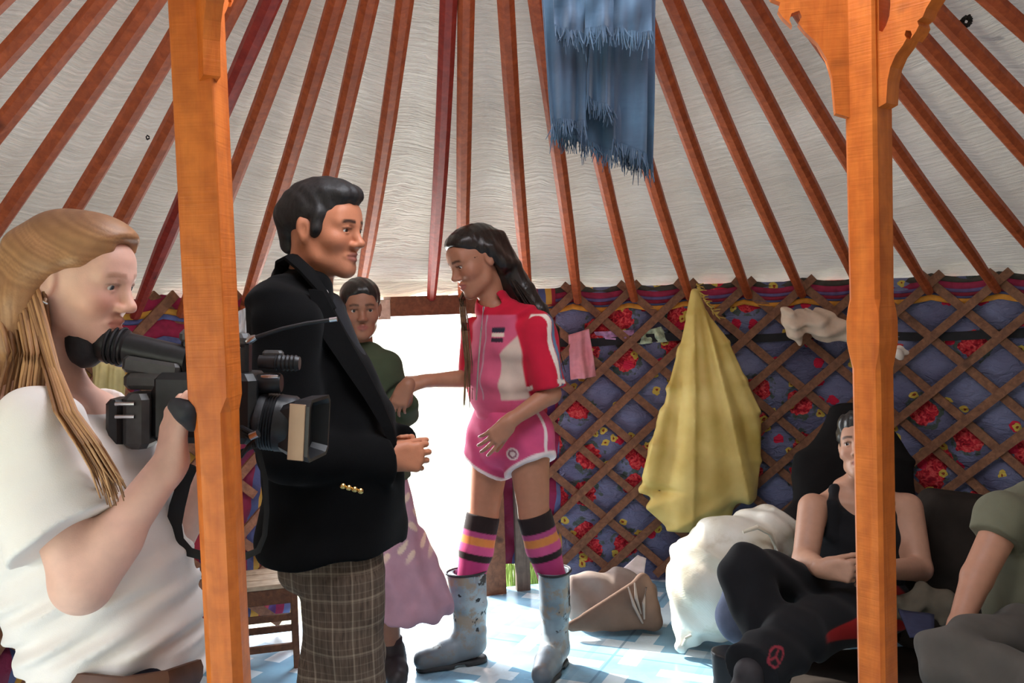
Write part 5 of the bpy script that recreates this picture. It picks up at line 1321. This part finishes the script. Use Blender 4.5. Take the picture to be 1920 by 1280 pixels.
# ---- white sack on the floor
D = 3.58; ws = empty('white_sack'); B = Soft()
B.ell(at(1362, 1062, D), (.185, .17, .205), [[.80, 0, -.60], [0, 1, 0], [.60, 0, .80]], .05)
B.ell(at(1330, 1105, D), (.155, .16, .205), [[.94, 0, .33], [0, 1, 0], [-.33, 0, .94]], .06)
B.ell(at(1428, 1010, D + .02), (.130, .13, .105), [[.85, 0, -.5], [0, 1, 0], [.5, 0, .85]], .06)
B.chain([at(1450, 985, D), at(1494, 988, D - .02)], [.06, .018], .05); B.chain([at(1305, 1160, D), at(1278, 1210, D - .05)], [.085, .014], .05)
B.cut((at(1350, 1100, D).x, D, .002), (0, 0, -1), .8)
sw = folds(.009, (26, 14, 18, 0, 1), (50, 30, 36, 1.5, .5), (12, 40, -30, .7, .6))
def mat_wsack():
    n = N('white_woven_polypropylene'); co = n.coord(); c = n.ramp(n.noise(co, 4, 4), [(.3, srgb(196, 186, 160)), (.6, srgb(222, 218, 206))])
    c = n.mix(n.ramp(n.noise(n.coord(loc=(5, 2, 0)), 5, 5, .65), [(.55, 0.), (.72, .6)]), c, srgb(158, 136, 96))
    n.col(c).set(Roughness=.42); w = n.n('TexWave', bands_direction='DIAGONAL'); w.inputs['Scale'].default_value = 90; n.l(co, w.inputs['Vector']); n.bump(n.math('ADD', n.noise(co, 16, 4), n.math('MULTIPLY', w.outputs['Fac'], .06)), .4, .008); return n.m
wm = mat_wsack(); B.mesh('sack_cloth', .006, wm, ws, warp=sw, relax=2)
MB().tube([at(1393, 997, D - .185), at(1420, 988, D - .18), at(1444, 1000, D - .165), at(1456, 1030, D - .15), at(1455, 1055, D - .145)], [.006, .009, .009, .008, .005], 8).build('seam', wm, ws, True)
MB().tube([at(1279, 1212, D - .06), at(1286, 1196, D - .10), at(1296, 1190, D - .10)], .006, 6).build('tie', plain('sack_string', srgb(200, 190, 170), .8), ws, True)
tag(ws, 'bulging white woven sack lying on the floor below the yellow sack', 'sack')
# ---- grey canvas sack, folded over
D = 3.87; cs = empty('canvas_sack'); B = Soft()
B.loft([(at(1075, 1120, D), .10, .06), (at(1150, 1118, D), .115, .075), (at(1218, 1128, D), .085, .06)], (0, 0, 1), .03)
B.cut((at(1150, 1150, D).x, D, .002), (0, 0, -1), .6)
cm = plain('grey_brown_canvas', srgb(136, 122, 114), .85, 0, .15, 14, .3, .2)
B.mesh('sack_cloth', .006, cm, cs, warp=folds(.007, (40, 20, 10, 0, 1), (20, 30, 40, 1, .6)), relax=2)
B = Soft(); dF = D - .13
for (x0, y0), (x1, y1), r0, r1 in (((1070, 1172), (1205, 1088), .014, .020), ((1075, 1176), (1228, 1168), .014, .024), ((1110, 1165), (1210, 1110), .03, .04), ((1150, 1165), (1215, 1140), .03, .045), ((1205, 1085), (1226, 1165), .02, .03)): B.cone(at(x0, y0, dF), at(x1, y1, dF), r0, r1, .035, flat=(0, 1, 0), fs=1.5)
B.cut((at(1150, 1150, D).x, dF, .002), (0, 0, -1), .6)
B.mesh('folded_flap', .006, plain('brown_canvas_inside', srgb(100, 78, 66), .85, 0, .12, 16, .3, .2), cs, relax=1)
for k, (x0, y0, x1, y1) in enumerate(((1178, 1100, 1205, 1168), (1190, 1092, 1202, 1150), (1212, 1100, 1208, 1160))): MB().tube([at(x0, y0, D - .160), at((x0 + x1) / 2 - 3, (y0 + y1) / 2, D - .175), at(x1, y1, D - .155)], [.003, .007, .004], 8).build('crease', cm, cs, True)
sheet('flap', [at(1160, 1072, D + .02), at(1196, 1040, D + .04), at(1212, 1046, D + .04), at(1206, 1086, D + .0)], 12, 12, .006, 2, .004, plain('white_canvas_edge', srgb(206, 196, 196), .85, 0, .1, 20), cs)
tag(cs, 'grey-brown canvas sack folded over on the floor beside the rubber boot', 'sack')

# ---- low wooden bench
bn = empty('bench'); pA, pB = at(436, 1102, 3.46), at(557, 1094, 3.52); zt_ = (pA.z + pB.z) / 2
ux = (pB - pA); ux.z = 0; Lb = ux.length; ux.normalize(); uy = V3((-ux.y, ux.x, 0)); Rb = Matrix((ux, uy, V3((0, 0, 1)))).transposed()
Pb = lambda a, b_, z: V3((pA.x, pA.y, 0)) + ux * a + uy * b_ + V3((0, 0, z)); dpt = .24
bw = wood('worn_pale_bench_top', srgb(150, 128, 104), srgb(196, 176, 150), 6, .6, 'X'); bd_ = wood('dark_brown_bench_wood', srgb(70, 42, 26), srgb(112, 70, 44), 6, .6, 'U')
for i in range(3): MB().box(Pb(Lb / 2, dpt * (i + .5) / 3, zt_ - .009), (Lb + .02, dpt / 3 - .003, .018), Rb, .003).build('plank', bw, bn)
for y in (.015, dpt - .015): MB().box(Pb(Lb / 2, y, zt_ - .048), (Lb, .018, .058), Rb, .002).build('apron', bd_, bn)
for x in (.030, Lb - .012):
    for y in (.015, dpt - .015): MB().box(Pb(x, y, (zt_ - .02) / 2), (.024, .024, zt_ - .02), Rb, .002).build('leg', bd_, bn)
for z in (.085, .20):
    for y in (.015, dpt - .015): MB().box(Pb(Lb * .54, y, z), (Lb * .85, .016, .026), Rb, .002).build('rung', bd_, bn)
tag(bn, 'low brown wooden bench with a worn pale top behind the left post', 'bench')
sheet_, _ = sheet('paper', [at(352, 1072, 3.3), at(374, 1064, 3.34), at(378, 1084, 3.3), at(360, 1094, 3.26)], 6, 6, .002, 1, .0015, thin('white_paper', srgb(226, 230, 238)))
tag(sheet_, 'small sheet of white paper by the end of the bench', 'paper')

# ---- cloths on the lattice
def hang(name, px, d, mat, label, cat, amp=.008, freq=2, seed=0., paint=None, nu=22, nv=22):
    o, _ = sheet(name, [at(x, y, d) for x, y in px], nu, nv, amp, freq, .004, mat, None, seed, paint=paint); tag(o, label, cat); return o
hang('towel', [(1066, 628), (1104, 616), (1119, 706), (1070, 712)], 4.42, thin('pink_terry', srgb(216, 146, 154)), 'pink towel hanging from the lattice beside the girl', 'towel', .016, 1.3, .4)
hang('cloth_scrap', [(1114, 622), (1190, 618), (1186, 640), (1120, 634)], 4.475, thin('violet_white_print', srgb(190, 150, 190), .5, 40), 'violet and white cloth scrap tucked behind the lattice by the towel', 'cloth', .008, 2, 1.)
hang('cloth_scrap', [(1196, 622), (1240, 612), (1256, 640), (1192, 646)], 4.47, thin('green_white_print', srgb(176, 190, 160), .5, 40), 'green and white printed cloth scrap tucked behind the lattice by the yellow sack', 'cloth', .010, 2, 2.)
B = Soft(); D = 4.16
B.chain([at(1492, 598, D), at(1530, 606, D), at(1568, 618, D - .01), at(1594, 632, D)], [.045, .06, .05, .025], .03); B.chain([at(1476, 588, D), at(1488, 612, D), at(1500, 634, D)], [.025, .04, .022], .03)
o = B.mesh('bundled_cloth', .006, thin('cream_cotton', srgb(208, 186, 164), .08), None, warp=folds(.009, (60, 20, 40, 0, 1), (30, 40, -90, 1, .8)), relax=1); tag(o, 'crumpled cream cloth stuffed behind the lattice left of the right post', 'cloth')
B = Soft(); D = 4.0; B.ell(at(1686, 660, D), (.022, .02, .026), None, .01); B.chain([at(1690, 668, D), at(1700, 660, D)], [.012, .008], .01); o = B.mesh('cloth_knot', .004, thin('white_rag', srgb(220, 208, 196)), None, warp=folds(.005, (120, 80, 90, 0, 1))); tag(o, 'small white rag knotted on the lattice right of the right post', 'cloth')
hang('khaki_cloth', [(168, 672), (234, 690), (226, 850), (176, 820)], 2.55, thin('khaki_cotton', srgb(176, 158, 112)), 'khaki cloth hanging on the left lattice behind the woman', 'cloth', .014, 2.2, .3)
hang('plastic_bag', [(440, 586), (468, 574), (462, 640), (432, 646)], 3.35, thin('white_plastic', srgb(206, 200, 200)), 'white plastic bag hanging on the lattice behind the man', 'bag', .012, 1.6, 2.)

# ---- dark bedding on the right
dk = plain('dark_brown_blanket', srgb(46, 40, 36), .95, 0, .2, 12, .3, .1); dk2 = plain('black_cover', (.012, .011, .011), .9, 0, .2, 12, .3, .1)
B = Soft(); B.loft([(at(1600, 770, 3.90), .10, .05), (at(1604, 860, 3.84), .23, .08), (at(1604, 1000, 3.76), .30, .10), (at(1604, 1120, 3.74), .34, .11)], (1, 0, 0), .04)
B.cut((1.3, 3.6, .004), (0, 0, -1), 1.0); o = B.mesh('backrest_cushion', .010, dk2, None, warp=folds(.006, (14, 10, 18, 0, 1))); tag(o, 'tall black cushion propped against the wall behind the sitting man', 'cushion')
B = Soft(); B.box(at(1826, 1085, 3.40), (.25, .11, .30), [[.96, -.2, -.2], [.2, .98, 0], [.2, 0, .98]], .06); B.cut((1.6, 3.5, .004), (0, 0, -1), 1.0)
o = B.mesh('folded_bedding', .010, dk, None, warp=folds(.010, (12, 8, 22, 0, 1))); tag(o, 'dark brown folded bedding against the wall between the two sitting people', 'bedding')
B = Soft(); gA = floor_pt(1640, 2.95); B.box((gA.x + .12, gA.y + .05, .030), (.46, .42, .030), None, .025); B.cut((gA.x, gA.y, .003), (0, 0, -1), 1.0)
o = B.mesh('floor_mat', .012, dk, None, warp=folds(.006, (10, 12, 8, 0, 1))); tag(o, 'dark felt mat on the floor under the sitting man', 'mat')
o, _ = sheet('booklet', [at(1684, 1140, 2.95), at(1752, 1152, 2.9), at(1752, 1198, 2.74), at(1706, 1190, 2.74)], 8, 8, .003, 1, .006, thin('blue_grey_cover', srgb(56, 58, 80))); tag(o, 'blue-grey booklet lying beside the hand of the person in olive', 'booklet')
B = Soft(); B.chain([at(1690, 1140, 3.05), at(1730, 1128, 3.05), at(1770, 1140, 3.0), at(1776, 1160, 2.98)], [.04, .05, .045, .03], .03); o = B.mesh('crumpled_cloth', .007, thin('olive_cotton', srgb(88, 80, 68)), None, warp=folds(.010, (50, 30, 40, 0, 1), (80, 20, -60, 1, .6))); tag(o, 'crumpled olive cloth lying behind the booklet', 'cloth')
# black boot and grey bundle by the white sack
gB = floor_pt(1378, 2.95); B = Soft(); B.loft([(gB + V3((0, 0, .24)), .060, .075), (gB + V3((.005, 0, .12)), .055, .07), (gB + V3((0, 0, .05)), .05, .065)], (.6, .8, 0), .02); B.chain([gB + V3((0, 0, .06)), gB + V3((.10, -.12, .045))], [.05, .035], .03); B.cut(gB + V3((0, 0, .24)), (0, 0, 1), .2, .004); B.cut(gB + V3((0, 0, .002)), (0, 0, -1), .4, .004)
o = B.mesh('leather_boot', .006, plain('black_boot_leather', (.014, .012, .013), .45), None); tag(o, 'black leather boot standing in front of the white sack', 'boot')
B = Soft(); B.ell(at(1380, 1148, 3.10), (.065, .06, .10), None, .02); o = B.mesh('bundled_jumper', .006, thin('blue_grey_knit', srgb(112, 120, 142)), None, warp=folds(.006, (30, 20, 40, 0, 1))); tag(o, 'grey-blue knitted bundle tucked under the sitting man\'s raised knee', 'clothing')
